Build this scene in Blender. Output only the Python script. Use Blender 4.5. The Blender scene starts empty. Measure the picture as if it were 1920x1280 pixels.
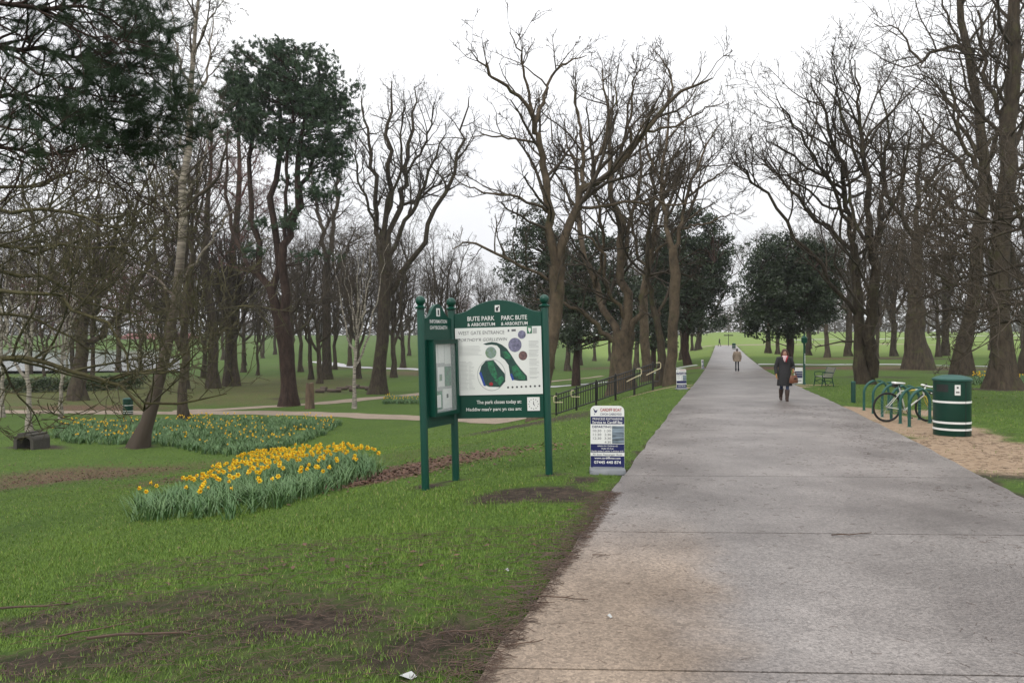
import bpy, bmesh, math, random
import numpy as np
from mathutils import Vector, Matrix
R = math.radians
sc = bpy.context.scene
col = sc.collection
# ------------------------------------------------------------------ camera
F, CX, HY, CZ = 1400.0, 960.0, 635.0, 1.85      # focal length and horizon in photo pixels, eye height
cam = bpy.data.cameras.new('camera'); cam.sensor_width = 36; cam.lens = 36 * F / 1920
cam.shift_y = -(640 - HY) / 1920; cam.clip_end = 5000; cam.clip_start = 0.05
camo = bpy.data.objects.new('camera', cam); col.objects.link(camo)
camo.location = (0, 0, CZ); camo.rotation_euler = (R(90), 0, 0); sc.camera = camo
# ------------------------------------------------------------------ sky, sun, exposure
SUN_EL, SUN_AZ = R(48), R(215)
w = bpy.data.worlds.new('World'); sc.world = w; w.use_nodes = True
nt = w.node_tree; bg = nt.nodes['Background']
sky = nt.nodes.new('ShaderNodeTexSky'); sky.sky_type = 'NISHITA'; sky.sun_disc = False
sky.sun_elevation = SUN_EL; sky.sun_rotation = SUN_AZ; sky.dust_density = 4
tcw = nt.nodes.new('ShaderNodeTexCoord'); nzw = nt.nodes.new('ShaderNodeTexNoise')
nzw.inputs['Scale'].default_value = 2.2; nzw.inputs['Detail'].default_value = 5
nt.links.new(tcw.outputs['Generated'], nzw.inputs['Vector'])
cr = nt.nodes.new('ShaderNodeValToRGB')
cr.color_ramp.elements[0].position = .3; cr.color_ramp.elements[0].color = (.90, .91, .95, 1)
cr.color_ramp.elements[1].position = .7; cr.color_ramp.elements[1].color = (1, 1, 1, 1)
nt.links.new(nzw.outputs['Fac'], cr.inputs['Fac'])
# an overcast deck is brighter overhead than at the horizon
sx_ = nt.nodes.new('ShaderNodeSeparateXYZ'); nt.links.new(tcw.outputs['Generated'], sx_.inputs['Vector'])
mz = nt.nodes.new('ShaderNodeMath'); mz.operation = 'MAXIMUM'; mz.inputs[1].default_value = 0; nt.links.new(sx_.outputs['Z'], mz.inputs[0])
LZ = 20.0
ml = nt.nodes.new('ShaderNodeMath'); ml.operation = 'MULTIPLY_ADD'; ml.inputs[1].default_value = LZ * .57; ml.inputs[2].default_value = LZ * .43; nt.links.new(mz.outputs['Value'], ml.inputs[0])
vm = nt.nodes.new('ShaderNodeVectorMath'); vm.operation = 'SCALE'
nt.links.new(cr.outputs['Color'], vm.inputs[0]); nt.links.new(ml.outputs['Value'], vm.inputs['Scale'])
mx = nt.nodes.new('ShaderNodeMix'); mx.data_type = 'RGBA'; mx.inputs['Factor'].default_value = .93   # the cloud deck
nt.links.new(sky.outputs['Color'], mx.inputs['A']); nt.links.new(vm.outputs['Vector'], mx.inputs['B'])
nt.links.new(mx.outputs['Result'], bg.inputs['Color']); bg.inputs['Strength'].default_value = .1
sl = bpy.data.lights.new('sun', 'SUN'); sl.energy = 1.3; sl.angle = R(25); sl.color = (1, .97, .92)
so = bpy.data.objects.new('sun', sl); col.objects.link(so)
so.rotation_euler = (R(90) - SUN_EL, 0, R(180) - SUN_AZ)
vs = sc.view_settings; vs.view_transform = 'Standard'; vs.look = 'None'; vs.exposure = 0.12; vs.gamma = 1
vs.use_curve_mapping = False
sc.cycles.max_bounces = 5; sc.cycles.diffuse_bounces = 3; sc.cycles.use_denoising = True
sc.cycles.volume_bounces = 0

rng = np.random.default_rng(7)
random.seed(7)
def W(px, py, d):
    return np.array([(px - CX) / F * d, d, CZ + (HY - py) / F * d])
# ------------------------------------------------------------------ materials
MATS = {}
def nd(nt, t, **kw):
    n = nt.nodes.new('ShaderNode' + t)
    for k, v in kw.items():
        if k in n.inputs: n.inputs[k].default_value = v
        else: setattr(n, k, v)
    return n
def mat(name, c1, c2=None, rough=.7, scale=8, bump=0, bscale=None, metal=0, spec=.5, detail=6, vary=0, coords='Object', stretch=None, coat=0):
    m = bpy.data.materials.new(name); m.use_nodes = True; t = m.node_tree; b = t.nodes['Principled BSDF']
    b.inputs['Roughness'].default_value = rough; b.inputs['Metallic'].default_value = metal
    b.inputs['Specular IOR Level'].default_value = spec; b.inputs['Coat Weight'].default_value = coat
    c2 = c2 or tuple(x * .75 for x in c1)
    tc = nd(t, 'TexCoord'); src = tc.outputs[coords]
    if stretch:
        mp = nd(t, 'Mapping'); mp.inputs['Scale'].default_value = stretch
        t.links.new(src, mp.inputs['Vector']); src = mp.outputs['Vector']
    nz = nd(t, 'TexNoise', Scale=scale, Detail=detail, Roughness=.65); t.links.new(src, nz.inputs['Vector'])
    rp = nd(t, 'ValToRGB'); e = rp.color_ramp.elements
    e[0].position = .32; e[0].color = (*c1, 1); e[1].position = .68; e[1].color = (*c2, 1)
    t.links.new(nz.outputs['Fac'], rp.inputs['Fac']); out = rp.outputs['Color']
    if vary:
        oi = nd(t, 'ObjectInfo'); hs = nd(t, 'HueSaturation'); mr = nd(t, 'MapRange')
        mr.inputs['To Min'].default_value = 1 - vary; mr.inputs['To Max'].default_value = 1 + vary
        t.links.new(oi.outputs['Random'], mr.inputs['Value']); t.links.new(mr.outputs['Result'], hs.inputs['Value'])
        t.links.new(out, hs.inputs['Color']); out = hs.outputs['Color']
    t.links.new(out, b.inputs['Base Color'])
    if bump:
        n2 = nd(t, 'TexNoise', Scale=bscale or scale * 4, Detail=6); t.links.new(src, n2.inputs['Vector'])
        bp = nd(t, 'Bump', Strength=bump, Distance=.02); t.links.new(n2.outputs['Fac'], bp.inputs['Height'])
        t.links.new(bp.outputs['Normal'], b.inputs['Normal'])
    MATS[name] = m
    return m
mat('bark', (.078, .061, .043), (.028, .022, .016), .9, 7, 1, 14, vary=.22, stretch=(1, 1, .25), spec=.2)
mat('bark_plane', (.125, .094, .062), (.045, .035, .025), .9, 3.2, .9, 14, stretch=(1, 1, .6), spec=.2, vary=.12)
mat('bark_pine', (.062, .040, .031), (.02, .014, .012), .95, 5, 1, 9, stretch=(1, 1, .3), spec=.15)
mat('bark_moss', (.10, .09, .04), (.04, .034, .022), .95, 5, .8, 20, spec=.15)
mat('twig', (.075, .06, .044), (.042, .034, .026), .9, 3, vary=.2, spec=.2)
mat('twig_moss', (.095, .086, .042), (.042, .037, .024), .9, 3, spec=.2)
mat('twig_purple', (.17, .08, .07), (.10, .052, .047), .9, 2, spec=.2)
mat('birch', (.46, .41, .34), (.05, .042, .036), .8, 3.5, .5, 10, stretch=(.5, .5, 3.5), spec=.3)
def birch_old():          # old birch: rough dark bark at the foot, pale banded bark higher up
    m = mat('birch_old', (.40, .35, .28), (.05, .042, .036), .85, 3.0, .7, 10, stretch=(.5, .5, 3.0), spec=.2); t = m.node_tree; b = t.nodes['Principled BSDF']
    src = b.inputs['Base Color'].links[0].from_socket; tc = nd(t, 'TexCoord'); sx = nd(t, 'SeparateXYZ'); t.links.new(tc.outputs['Object'], sx.inputs['Vector'])
    nz = nd(t, 'TexNoise', Scale=1.5, Detail=5); t.links.new(tc.outputs['Object'], nz.inputs['Vector'])
    a = nd(t, 'Math', operation='MULTIPLY_ADD'); a.inputs[1].default_value = 5; t.links.new(nz.outputs['Fac'], a.inputs[0]); t.links.new(sx.outputs['Z'], a.inputs[2])
    f = nd(t, 'MapRange', interpolation_type='SMOOTHSTEP'); f.inputs['From Min'].default_value = 8; f.inputs['From Max'].default_value = 14; t.links.new(a.outputs['Value'], f.inputs['Value'])
    x = nd(t, 'Mix', data_type='RGBA'); x.inputs['A'].default_value = (.065, .05, .038, 1); t.links.new(f.outputs['Result'], x.inputs['Factor']); t.links.new(src, x.inputs['B']); t.links.new(x.outputs['Result'], b.inputs['Base Color'])
birch_old()
def moss_on(name, c=(.075, .08, .03), lo=.5, hi=.72, sc=1.3):       # green algae and moss in patches over the bark
    t = MATS[name].node_tree; b = t.nodes['Principled BSDF']; src = b.inputs['Base Color'].links[0].from_socket; tc = nd(t, 'TexCoord')
    nz = nd(t, 'TexNoise', Scale=sc, Detail=7, Roughness=.7); t.links.new(tc.outputs['Object'], nz.inputs['Vector'])
    f = nd(t, 'MapRange', interpolation_type='SMOOTHSTEP'); f.inputs['From Min'].default_value = lo; f.inputs['From Max'].default_value = hi; f.inputs['To Max'].default_value = .75; t.links.new(nz.outputs['Fac'], f.inputs['Value'])
    x = nd(t, 'Mix', data_type='RGBA'); x.inputs['B'].default_value = (*c, 1); t.links.new(f.outputs['Result'], x.inputs['Factor']); t.links.new(src, x.inputs['A']); t.links.new(x.outputs['Result'], b.inputs['Base Color'])
moss_on('bark'); moss_on('bark_plane', (.085, .088, .035), .52, .75, 1.0)
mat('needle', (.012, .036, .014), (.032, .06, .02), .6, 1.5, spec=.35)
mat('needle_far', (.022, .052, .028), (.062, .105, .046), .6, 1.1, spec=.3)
mat('leaf_dark', (.008, .020, .009), (.042, .064, .024), .5, 1.1, spec=.4, vary=.15)
mat('leaf_hedge', (.03, .06, .018), (.06, .09, .025), .5, 1.5)
mat('green_paint', (.003, .045, .030), (.004, .055, .036), .35, 3, spec=.35, bump=.05, bscale=60)
mat('green_bin', (.004, .042, .028), (.003, .034, .022), .4, 5, spec=.35)
mat('green_hoop', (.018, .085, .066), (.012, .062, .05), .5, 8, spec=.35)
mat('black_paint', (.012, .012, .013), (.02, .018, .016), .4, 20)
mat('cream_paint', (.55, .49, .33), (.45, .38, .24), .5, 20)
mat('white_paint', (.74, .74, .72), (.66, .66, .63), .5, 6)
mat('white_panel', (.70, .71, .68), (.66, .67, .64), .35, 2)
mat('navy', (.010, .014, .085), (.008, .012, .07), .4, 5, spec=.3)
mat('red_print', (.35, .02, .03), None, .5, 5)
mat('grey_print', (.13, .13, .14), None, .5, 5)
mat('pale_print', (.42, .43, .42), None, .5, 5)
mat('dark_print', (.03, .03, .035), None, .5, 5)
mat('map_green', (.03, .22, .10), (.015, .05, .03), .4, 26)
mat('map_dark', (.02, .07, .05), (.012, .03, .035), .4, 40)
mat('map_blue', (.03, .07, .33), None, .4, 12)
mat('photo_violet', (.25, .24, .36), (.06, .06, .10), .4, 22)
mat('photo_red', (.22, .12, .11), (.05, .03, .04), .4, 30)
mat('photo_field', (.10, .20, .06), (.25, .30, .33), .4, 18)
mat('photo_boat', (.02, .03, .035), (.25, .32, .38), .4, 14, stretch=(.3, 1, 2.5))
mat('grey_plastic', (.17, .18, .19), (.13, .14, .15), .5, 10)
mat('rubber', (.012, .012, .012), None, .7, 20)
mat('steel', (.45, .45, .45), (.35, .35, .36), .3, 10, metal=.9)
mat('frame_white', (.55, .55, .50), None, .3, 10)
mat('frame_yellow', (.5, .38, .04), None, .3, 10)
mat('coat_black', (.012, .012, .014), (.02, .019, .02), .85, 30, .3)
mat('coat_tan', (.24, .19, .14), (.19, .15, .11), .9, 30, .3)
mat('jeans', (.03, .045, .09), (.02, .03, .06), .9, 40)
mat('trousers', (.015, .018, .025), None, .9, 40)
mat('boot', (.05, .026, .018), (.03, .018, .012), .6, 20)
mat('skin', (.48, .27, .19), None, .5, 20)
mat('hair', (.075, .022, .012), (.04, .013, .008), .55, 60)
mat('hair_grey', (.06, .055, .05), None, .7, 60)
mat('scarf', (.55, .33, .36), (.6, .5, .5), .9, 30)
mat('scarf_red', (.4, .01, .03), None, .9, 30)
mat('leather', (.17, .06, .025), (.10, .035, .016), .5, 14)
mat('glove', (.42, .22, .09), None, .8, 20)
mat('daff_petal', (.85, .62, .02), (.80, .54, .015), .6, 30)
mat('daff_cup', (.78, .42, .01), None, .6, 30)
mat('daff_leaf', (.045, .12, .032), (.12, .20, .07), .55, 3)
mat('dead_leaf', (.13, .062, .036), (.06, .034, .023), .8, 7)
mat('dead_twig', (.10, .06, .04), (.05, .032, .024), .85, 12)
mat('stump_wood', (.17, .115, .07), (.08, .055, .038), .95, 5, 1, 15, stretch=(1, 1, .2))
mat('log_wood', (.10, .075, .055), (.06, .045, .035), .95, 6, 1, 15)
mat('bench_slat', (.20, .19, .165), (.12, .115, .10), .7, 14, stretch=(.2, 4, 4))
mat('stone', (.075, .068, .055), (.04, .036, .03), .95, 8, 1, 30)
mat('footpath', (.27, .21, .155), (.20, .155, .115), .9, 1.2, .5, 30)
mat('road_far', (.42, .41, .42), (.36, .35, .36), .6, .1)
mat('house_wall', (.55, .55, .53), None, .8, 3)
mat('house_roof', (.13, .035, .03), None, .8, 3)
mat('window_dark', (.03, .035, .04), None, .2, 3)
# glass of the notice case
gm = bpy.data.materials.new('glass'); gm.use_nodes = True; g = gm.node_tree; gb = g.nodes['Principled BSDF']
gb.inputs['Roughness'].default_value = .03; gb.inputs['Alpha'].default_value = .12; gb.inputs['Base Color'].default_value = (.9, .95, .93, 1)
MATS['glass'] = gm
# river water
wm = bpy.data.materials.new('water'); wm.use_nodes = True; g = wm.node_tree; gb = g.nodes['Principled BSDF']
gb.inputs['Base Color'].default_value = (.07, .08, .085, 1); gb.inputs['Roughness'].default_value = .12
n1 = nd(g, 'TexNoise', Scale=1.2, Detail=3); b1 = nd(g, 'Bump', Strength=.3, Distance=.1)
tc = nd(g, 'TexCoord'); g.links.new(tc.outputs['Object'], n1.inputs['Vector'])
g.links.new(n1.outputs['Fac'], b1.inputs['Height']); g.links.new(b1.outputs['Normal'], gb.inputs['Normal']); MATS['water'] = wm
# grass blades: per-blade tint
def blade_mat(name, ca, cb, cc):
    m = bpy.data.materials.new(name); m.use_nodes = True; t = m.node_tree; b = t.nodes['Principled BSDF']
    at = nd(t, 'Attribute', attribute_name='tint'); rp = nd(t, 'ValToRGB'); e = rp.color_ramp.elements
    e[0].color = (*ca, 1); e[1].color = (*cb, 1); e[1].position = .8; x = e.new(1); x.color = (*cc, 1)
    t.links.new(at.outputs['Fac'], rp.inputs['Fac']); t.links.new(rp.outputs['Color'], b.inputs['Base Color'])
    b.inputs['Roughness'].default_value = .55; b.inputs['Specular IOR Level'].default_value = .35
    MATS[name] = m
blade_mat('grass_blade', (.060, .122, .010), (.145, .235, .026), (.30, .25, .10))
# path concrete: exposed aggregate, damp, with a dry brown stain along the near left edge
def path_mat():
    m = bpy.data.materials.new('path_concrete'); m.use_nodes = True; t = m.node_tree; b = t.nodes['Principled BSDF']; L = t.links.new
    geo = nd(t, 'NewGeometry'); P = geo.outputs['Position']
    v = nd(t, 'TexVoronoi', Scale=55); L(P, v.inputs['Vector'])
    v2 = nd(t, 'TexVoronoi', Scale=130); L(P, v2.inputs['Vector'])
    n1 = nd(t, 'TexNoise', Scale=.7, Detail=7, Roughness=.6); L(P, n1.inputs['Vector'])
    n2 = nd(t, 'TexNoise', Scale=40, Detail=4); L(P, n2.inputs['Vector'])
    r1 = nd(t, 'ValToRGB'); e = r1.color_ramp.elements
    e[0].color = (.118, .103, .095, 1); e[0].position = .35; e[1].color = (.205, .184, .171, 1); e[1].position = .65
    L(n1.outputs['Fac'], r1.inputs['Fac'])
    sep = nd(t, 'SeparateColor'); L(v.outputs['Color'], sep.inputs['Color'])
    mr = nd(t, 'MapRange'); mr.inputs['To Min'].default_value = .72; mr.inputs['To Max'].default_value = 1.28; L(sep.outputs['Red'], mr.inputs['Value'])
    sep2 = nd(t, 'SeparateColor'); L(v2.outputs['Color'], sep2.inputs['Color'])
    mr2 = nd(t, 'MapRange'); mr2.inputs['To Min'].default_value = .85; mr2.inputs['To Max'].default_value = 1.15; L(sep2.outputs['Green'], mr2.inputs['Value'])
    mu = nd(t, 'Math', operation='MULTIPLY'); L(mr.outputs['Result'], mu.inputs[0]); L(mr2.outputs['Result'], mu.inputs[1])
    sc1 = nd(t, 'VectorMath', operation='SCALE'); L(r1.outputs['Color'], sc1.inputs[0]); L(mu.outputs['Value'], sc1.inputs['Scale'])
    oi = nd(t, 'ObjectInfo'); mo = nd(t, 'MapRange'); mo.inputs['To Min'].default_value = .9; mo.inputs['To Max'].default_value = 1.1; L(oi.outputs['Random'], mo.inputs['Value'])   # slabs differ
    nw = nd(t, 'TexNoise', Scale=.22, Detail=5, Roughness=.6); L(P, nw.inputs['Vector']); mw = nd(t, 'MapRange'); mw.inputs['From Min'].default_value = .35; mw.inputs['From Max'].default_value = .65; mw.inputs['To Min'].default_value = .84; mw.inputs['To Max'].default_value = 1.14; L(nw.outputs['Fac'], mw.inputs['Value'])
    m3 = nd(t, 'Math', operation='MULTIPLY'); L(mo.outputs['Result'], m3.inputs[0]); L(mw.outputs['Result'], m3.inputs[1])
    sc0 = sc1; sc1 = nd(t, 'VectorMath', operation='SCALE'); L(sc0.outputs['Vector'], sc1.inputs[0]); L(m3.outputs['Value'], sc1.inputs['Scale'])
    # stain: world space distance from the left edge near the camera
    sx = nd(t, 'SeparateXYZ'); L(P, sx.inputs['Vector'])
    a = nd(t, 'Math', operation='MULTIPLY'); a.inputs[1].default_value = -.22; L(sx.outputs['Y'], a.inputs[0])
    s = nd(t, 'Math', operation='ADD'); L(sx.outputs['X'], s.inputs[0]); L(a.outputs['Value'], s.inputs[1])     # x - .22 y
    nn = nd(t, 'TexNoise', Scale=1.1, Detail=5); L(P, nn.inputs['Vector'])
    nm = nd(t, 'Math', operation='MULTIPLY_ADD'); nm.inputs[1].default_value = 1.1; L(nn.outputs['Fac'], nm.inputs[0]); L(s.outputs['Value'], nm.inputs[2])
    f1 = nd(t, 'MapRange', interpolation_type='SMOOTHSTEP'); f1.inputs['From Min'].default_value = .35; f1.inputs['From Max'].default_value = 1.15
    f1.inputs['To Min'].default_value = 1; f1.inputs['To Max'].default_value = 0; L(nm.outputs['Value'], f1.inputs['Value'])
    f2 = nd(t, 'MapRange', interpolation_type='SMOOTHSTEP'); f2.inputs['From Min'].default_value = 5.2; f2.inputs['From Max'].default_value = 8.5
    f2.inputs['To Min'].default_value = 1; f2.inputs['To Max'].default_value = 0; L(sx.outputs['Y'], f2.inputs['Value'])
    ff = nd(t, 'Math', operation='MULTIPLY'); L(f1.outputs['Result'], ff.inputs[0]); L(f2.outputs['Result'], ff.inputs[1])
    br = nd(t, 'VectorMath', operation='MULTIPLY'); br.inputs[1].default_value = (1.22, 1.06, .86); L(sc1.outputs['Vector'], br.inputs[0])
    mxx = nd(t, 'Mix', data_type='RGBA'); L(ff.outputs['Value'], mxx.inputs['Factor']); L(sc1.outputs['Vector'], mxx.inputs['A']); L(br.outputs['Vector'], mxx.inputs['B'])
    L(mxx.outputs['Result'], b.inputs['Base Color'])
    rr = nd(t, 'MapRange'); rr.inputs['To Min'].default_value = .38; rr.inputs['To Max'].default_value = .8; L(ff.outputs['Value'], rr.inputs['Value']); L(rr.outputs['Result'], b.inputs['Roughness'])
    bp = nd(t, 'Bump', Strength=.5, Distance=.006); L(v.outputs['Distance'], bp.inputs['Height']); L(bp.outputs['Normal'], b.inputs['Normal'])
    b.inputs['Specular IOR Level'].default_value = .4
    MATS['path'] = m
path_mat()
def ground_mat():
    m = bpy.data.materials.new('ground'); m.use_nodes = True; t = m.node_tree; b = t.nodes['Principled BSDF']; L = t.links.new
    geo = nd(t, 'NewGeometry'); P = geo.outputs['Position']
    at = nd(t, 'Attribute', attribute_name='cover'); sp = nd(t, 'SeparateColor'); L(at.outputs['Color'], sp.inputs['Color'])
    def ramp(src, *st):
        r = nd(t, 'ValToRGB'); el = r.color_ramp.elements
        el[0].position, el[0].color = st[0][0], (*st[0][1], 1); el[1].position, el[1].color = st[-1][0], (*st[-1][1], 1)
        for p, c in st[1:-1]: x = el.new(p); x.color = (*c, 1)
        L(src, r.inputs['Fac']); return r.outputs['Color']
    n0 = nd(t, 'TexNoise', Scale=.35, Detail=8, Roughness=.7); L(P, n0.inputs['Vector'])
    n1 = nd(t, 'TexNoise', Scale=9, Detail=8, Roughness=.75); L(P, n1.inputs['Vector'])
    n2 = nd(t, 'TexNoise', Scale=2.2, Detail=8, Roughness=.7); L(P, n2.inputs['Vector'])
    vo = nd(t, 'TexVoronoi', Scale=16); L(P, vo.inputs['Vector']); sv = nd(t, 'SeparateColor'); L(vo.outputs['Color'], sv.inputs['Color'])
    grass = ramp(n1.outputs['Fac'], (.25, (.026, .046, .009)), (.5, (.055, .096, .015)), (.75, (.105, .155, .028)))
    big = ramp(n0.outputs['Fac'], (.3, (.82, .86, .9)), (.7, (1.12, 1.1, 1.0)))
    gm = nd(t, 'Mix', data_type='RGBA', blend_type='MULTIPLY'); gm.inputs['Factor'].default_value = 1; L(grass, gm.inputs['A']); L(big, gm.inputs['B'])
    soil = ramp(n1.outputs['Fac'], (.3, (.013, .010, .008)), (.5, (.038, .028, .021)), (.7, (.095, .068, .048)))
    leaf = ramp(sv.outputs['Red'], (0, (.045, .03, .022)), (.5, (.10, .058, .038)), (1, (.17, .10, .065)))
    tan = ramp(n1.outputs['Fac'], (.25, (.15, .10, .062)), (.5, (.27, .195, .13)), (.75, (.36, .28, .20)))
    cur = gm.outputs['Result']
    fld = ramp(n1.outputs['Fac'], (.25, (.10, .155, .03)), (.75, (.17, .235, .055)))          # the open mown field is paler
    fx = nd(t, 'Mix', data_type='RGBA'); L(at.outputs['Alpha'], fx.inputs['Factor']); L(cur, fx.inputs['A']); L(fld, fx.inputs['B']); cur = fx.outputs['Result']
    for ch, c in (('Green', leaf), ('Red', soil), ('Blue', tan)):
        m0 = nd(t, 'Math', operation='MULTIPLY_ADD'); m0.inputs[1].default_value = .55; L(n1.outputs['Fac'], m0.inputs[0]); L(sp.outputs[ch], m0.inputs[2])
        mm = nd(t, 'Math', operation='MULTIPLY_ADD'); mm.inputs[1].default_value = .4; L(n2.outputs['Fac'], mm.inputs[0]); L(m0.outputs['Value'], mm.inputs[2])
        f = nd(t, 'MapRange', interpolation_type='SMOOTHSTEP'); f.inputs['From Min'].default_value = .72; f.inputs['From Max'].default_value = 1.12; L(mm.outputs['Value'], f.inputs['Value'])
        x = nd(t, 'Mix', data_type='RGBA'); L(f.outputs['Result'], x.inputs['Factor']); L(cur, x.inputs['A']); L(c, x.inputs['B']); cur = x.outputs['Result']
    L(cur, b.inputs['Base Color']); b.inputs['Roughness'].default_value = .9; b.inputs['Specular IOR Level'].default_value = .15
    bp = nd(t, 'Bump', Strength=.8, Distance=.04); L(n1.outputs['Fac'], bp.inputs['Height']); L(bp.outputs['Normal'], b.inputs['Normal'])
    MATS['ground'] = m
ground_mat()
# ------------------------------------------------------------------ object helpers
def tag(o, label=None, cat=None, group=None, kind=None):
    if label: o['label'] = label
    if cat: o['category'] = cat
    if group: o['group'] = group
    if kind: o['kind'] = kind
    return o
def empty(name, loc=(0, 0, 0), rz=0, parent=None):
    o = bpy.data.objects.new(name, None); col.objects.link(o); o.location = loc; o.rotation_euler = (0, 0, rz); o.parent = parent
    o.empty_display_size = .2; return o
def link(name, me, m=None, parent=None):
    o = bpy.data.objects.new(name, me); col.objects.link(o); o.parent = parent
    if m and not me.materials: me.materials.append(MATS[m])
    return o
def np_mesh(name, V, Fq, smooth=False):
    V = np.asarray(V, dtype=np.float32).reshape(-1, 3); Fq = np.asarray(Fq, dtype=np.int32)
    k = Fq.shape[1]; me = bpy.data.meshes.new(name)
    me.vertices.add(len(V)); me.vertices.foreach_set('co', V.ravel())
    me.loops.add(Fq.size); me.loops.foreach_set('vertex_index', Fq.ravel())
    me.polygons.add(len(Fq)); me.polygons.foreach_set('loop_start', np.arange(0, Fq.size, k, dtype=np.int32))
    if smooth: me.polygons.foreach_set('use_smooth', np.ones(len(Fq), dtype=bool))
    me.update(calc_edges=True); return me
def copy_tree(o, parent=None):
    c = o.copy(); col.objects.link(c); c.parent = parent
    for ch in list(o.children): copy_tree(ch, c)
    return c
class MB:
    """collects shapes for one mesh"""
    def __init__(s, M=None): s.v = []; s.f = []; s.M = M or Matrix()
    def add(s, vs, fs):
        n = len(s.v); s.v += [tuple(s.M @ Vector(p)) for p in vs]; s.f += [tuple(i + n for i in f) for f in fs]; return s
    def box(s, c, sz, rot=None):
        x, y, z = (q / 2 for q in sz); vs = []
        for dx, dy, dz in ((-1,-1,-1),(1,-1,-1),(1,1,-1),(-1,1,-1),(-1,-1,1),(1,-1,1),(1,1,1),(-1,1,1)):
            p = Vector((dx * x, dy * y, dz * z)); p = rot @ p if rot else p; vs.append(p + Vector(c))
        return s.add(vs, [(0,3,2,1),(4,5,6,7),(0,1,5,4),(1,2,6,5),(2,3,7,6),(3,0,4,7)])
    def tube(s, pts, r, n=8, cap=True):
        pts = [Vector(p) for p in pts]; k = len(pts); rs = r if hasattr(r, '__len__') else [r] * k; vs = []; ref = None
        for i, p in enumerate(pts):
            t = (pts[min(i + 1, k - 1)] - pts[max(i - 1, 0)]).normalized()
            if ref is None: ref = Vector((1, 0, 0)) if abs(t.x) < .8 else Vector((0, 1, 0))
            u = t.cross(ref).normalized(); v = t.cross(u); ref = v.cross(t) if False else ref
            vs += [p + (u * math.cos(a) + v * math.sin(a)) * rs[i] for a in (2 * math.pi * j / n for j in range(n))]
        fs = [(i*n+j, i*n+(j+1)%n, (i+1)*n+(j+1)%n, (i+1)*n+j) for i in range(k-1) for j in range(n)]
        if cap: fs += [tuple(range(n))[::-1], tuple(range((k-1)*n, k*n))]
        return s.add(vs, fs)
    def lathe(s, prof, n=16, c=(0, 0, 0)):
        vs = [(c[0] + r * math.cos(2*math.pi*j/n), c[1] + r * math.sin(2*math.pi*j/n), c[2] + z) for r, z in prof for j in range(n)]
        k = len(prof); fs = [(i*n+j, i*n+(j+1)%n, (i+1)*n+(j+1)%n, (i+1)*n+j) for i in range(k-1) for j in range(n)]
        fs += [tuple(range(n))[::-1], tuple(range((k-1)*n, k*n))]
        return s.add(vs, fs)
    def ball(s, c, r, n=12):
        return s.lathe([(max(r * math.sin(math.pi*i/8), .0008), -r * math.cos(math.pi*i/8)) for i in range(9)], n, c)
    def prism(s, poly, y0, y1):     # polygon in x,z extruded along y
        n = len(poly)
        return s.add([(x, y0, z) for x, z in poly] + [(x, y1, z) for x, z in poly],
                     [tuple(range(n)), tuple(range(n, 2*n))[::-1]] + [(i, i+n, (i+1)%n+n, (i+1)%n) for i in range(n)])
    def build(s, name, m, parent=None, smooth=False, bevel=0):
        me = bpy.data.meshes.new(name); me.from_pydata(s.v, [], s.f)
        bm = bmesh.new(); bm.from_mesh(me); bmesh.ops.recalc_face_normals(bm, faces=bm.faces); bm.to_mesh(me); bm.free()
        if smooth:
            me.polygons.foreach_set('use_smooth', np.ones(len(me.polygons), dtype=bool))
            try: me.set_sharp_from_angle(angle=R(40))
            except Exception: pass
        o = link(name, me, m, parent)
        if bevel:
            b = o.modifiers.new('bevel', 'BEVEL'); b.width = bevel; b.segments = 2; b.limit_method = 'ANGLE'
        return o
def text_mb(mb, s, size, x, z, y=-.001, align='CENTER', bold=0, sx=1.0, shear=0):
    c = bpy.data.curves.new('t', 'FONT'); c.body = s; c.size = size; c.align_x = align; c.offset = bold; c.shear = shear; c.resolution_u = 2
    o = bpy.data.objects.new('t', c); col.objects.link(o)
    dg = bpy.context.evaluated_depsgraph_get(); me = bpy.data.meshes.new_from_object(o.evaluated_get(dg))
    bpy.data.objects.remove(o); bpy.data.curves.remove(c)
    mb.add([(x + v.co.x * sx, y, z + v.co.y) for v in me.vertices], [tuple(p.vertices) for p in me.polygons])
    bpy.data.meshes.remove(me)
def disc(mb, x, z, r, y, n=20, rz=None):
    mb.add([(x + r * math.cos(2*math.pi*i/n), y, z + (rz or r) * math.sin(2*math.pi*i/n)) for i in range(n)], [tuple(range(n))])
def rect(mb, x0, x1, z0, z1, y):
    mb.add([(x0, y, z0), (x1, y, z0), (x1, y, z1), (x0, y, z1)], [(0, 1, 2, 3)])
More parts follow.
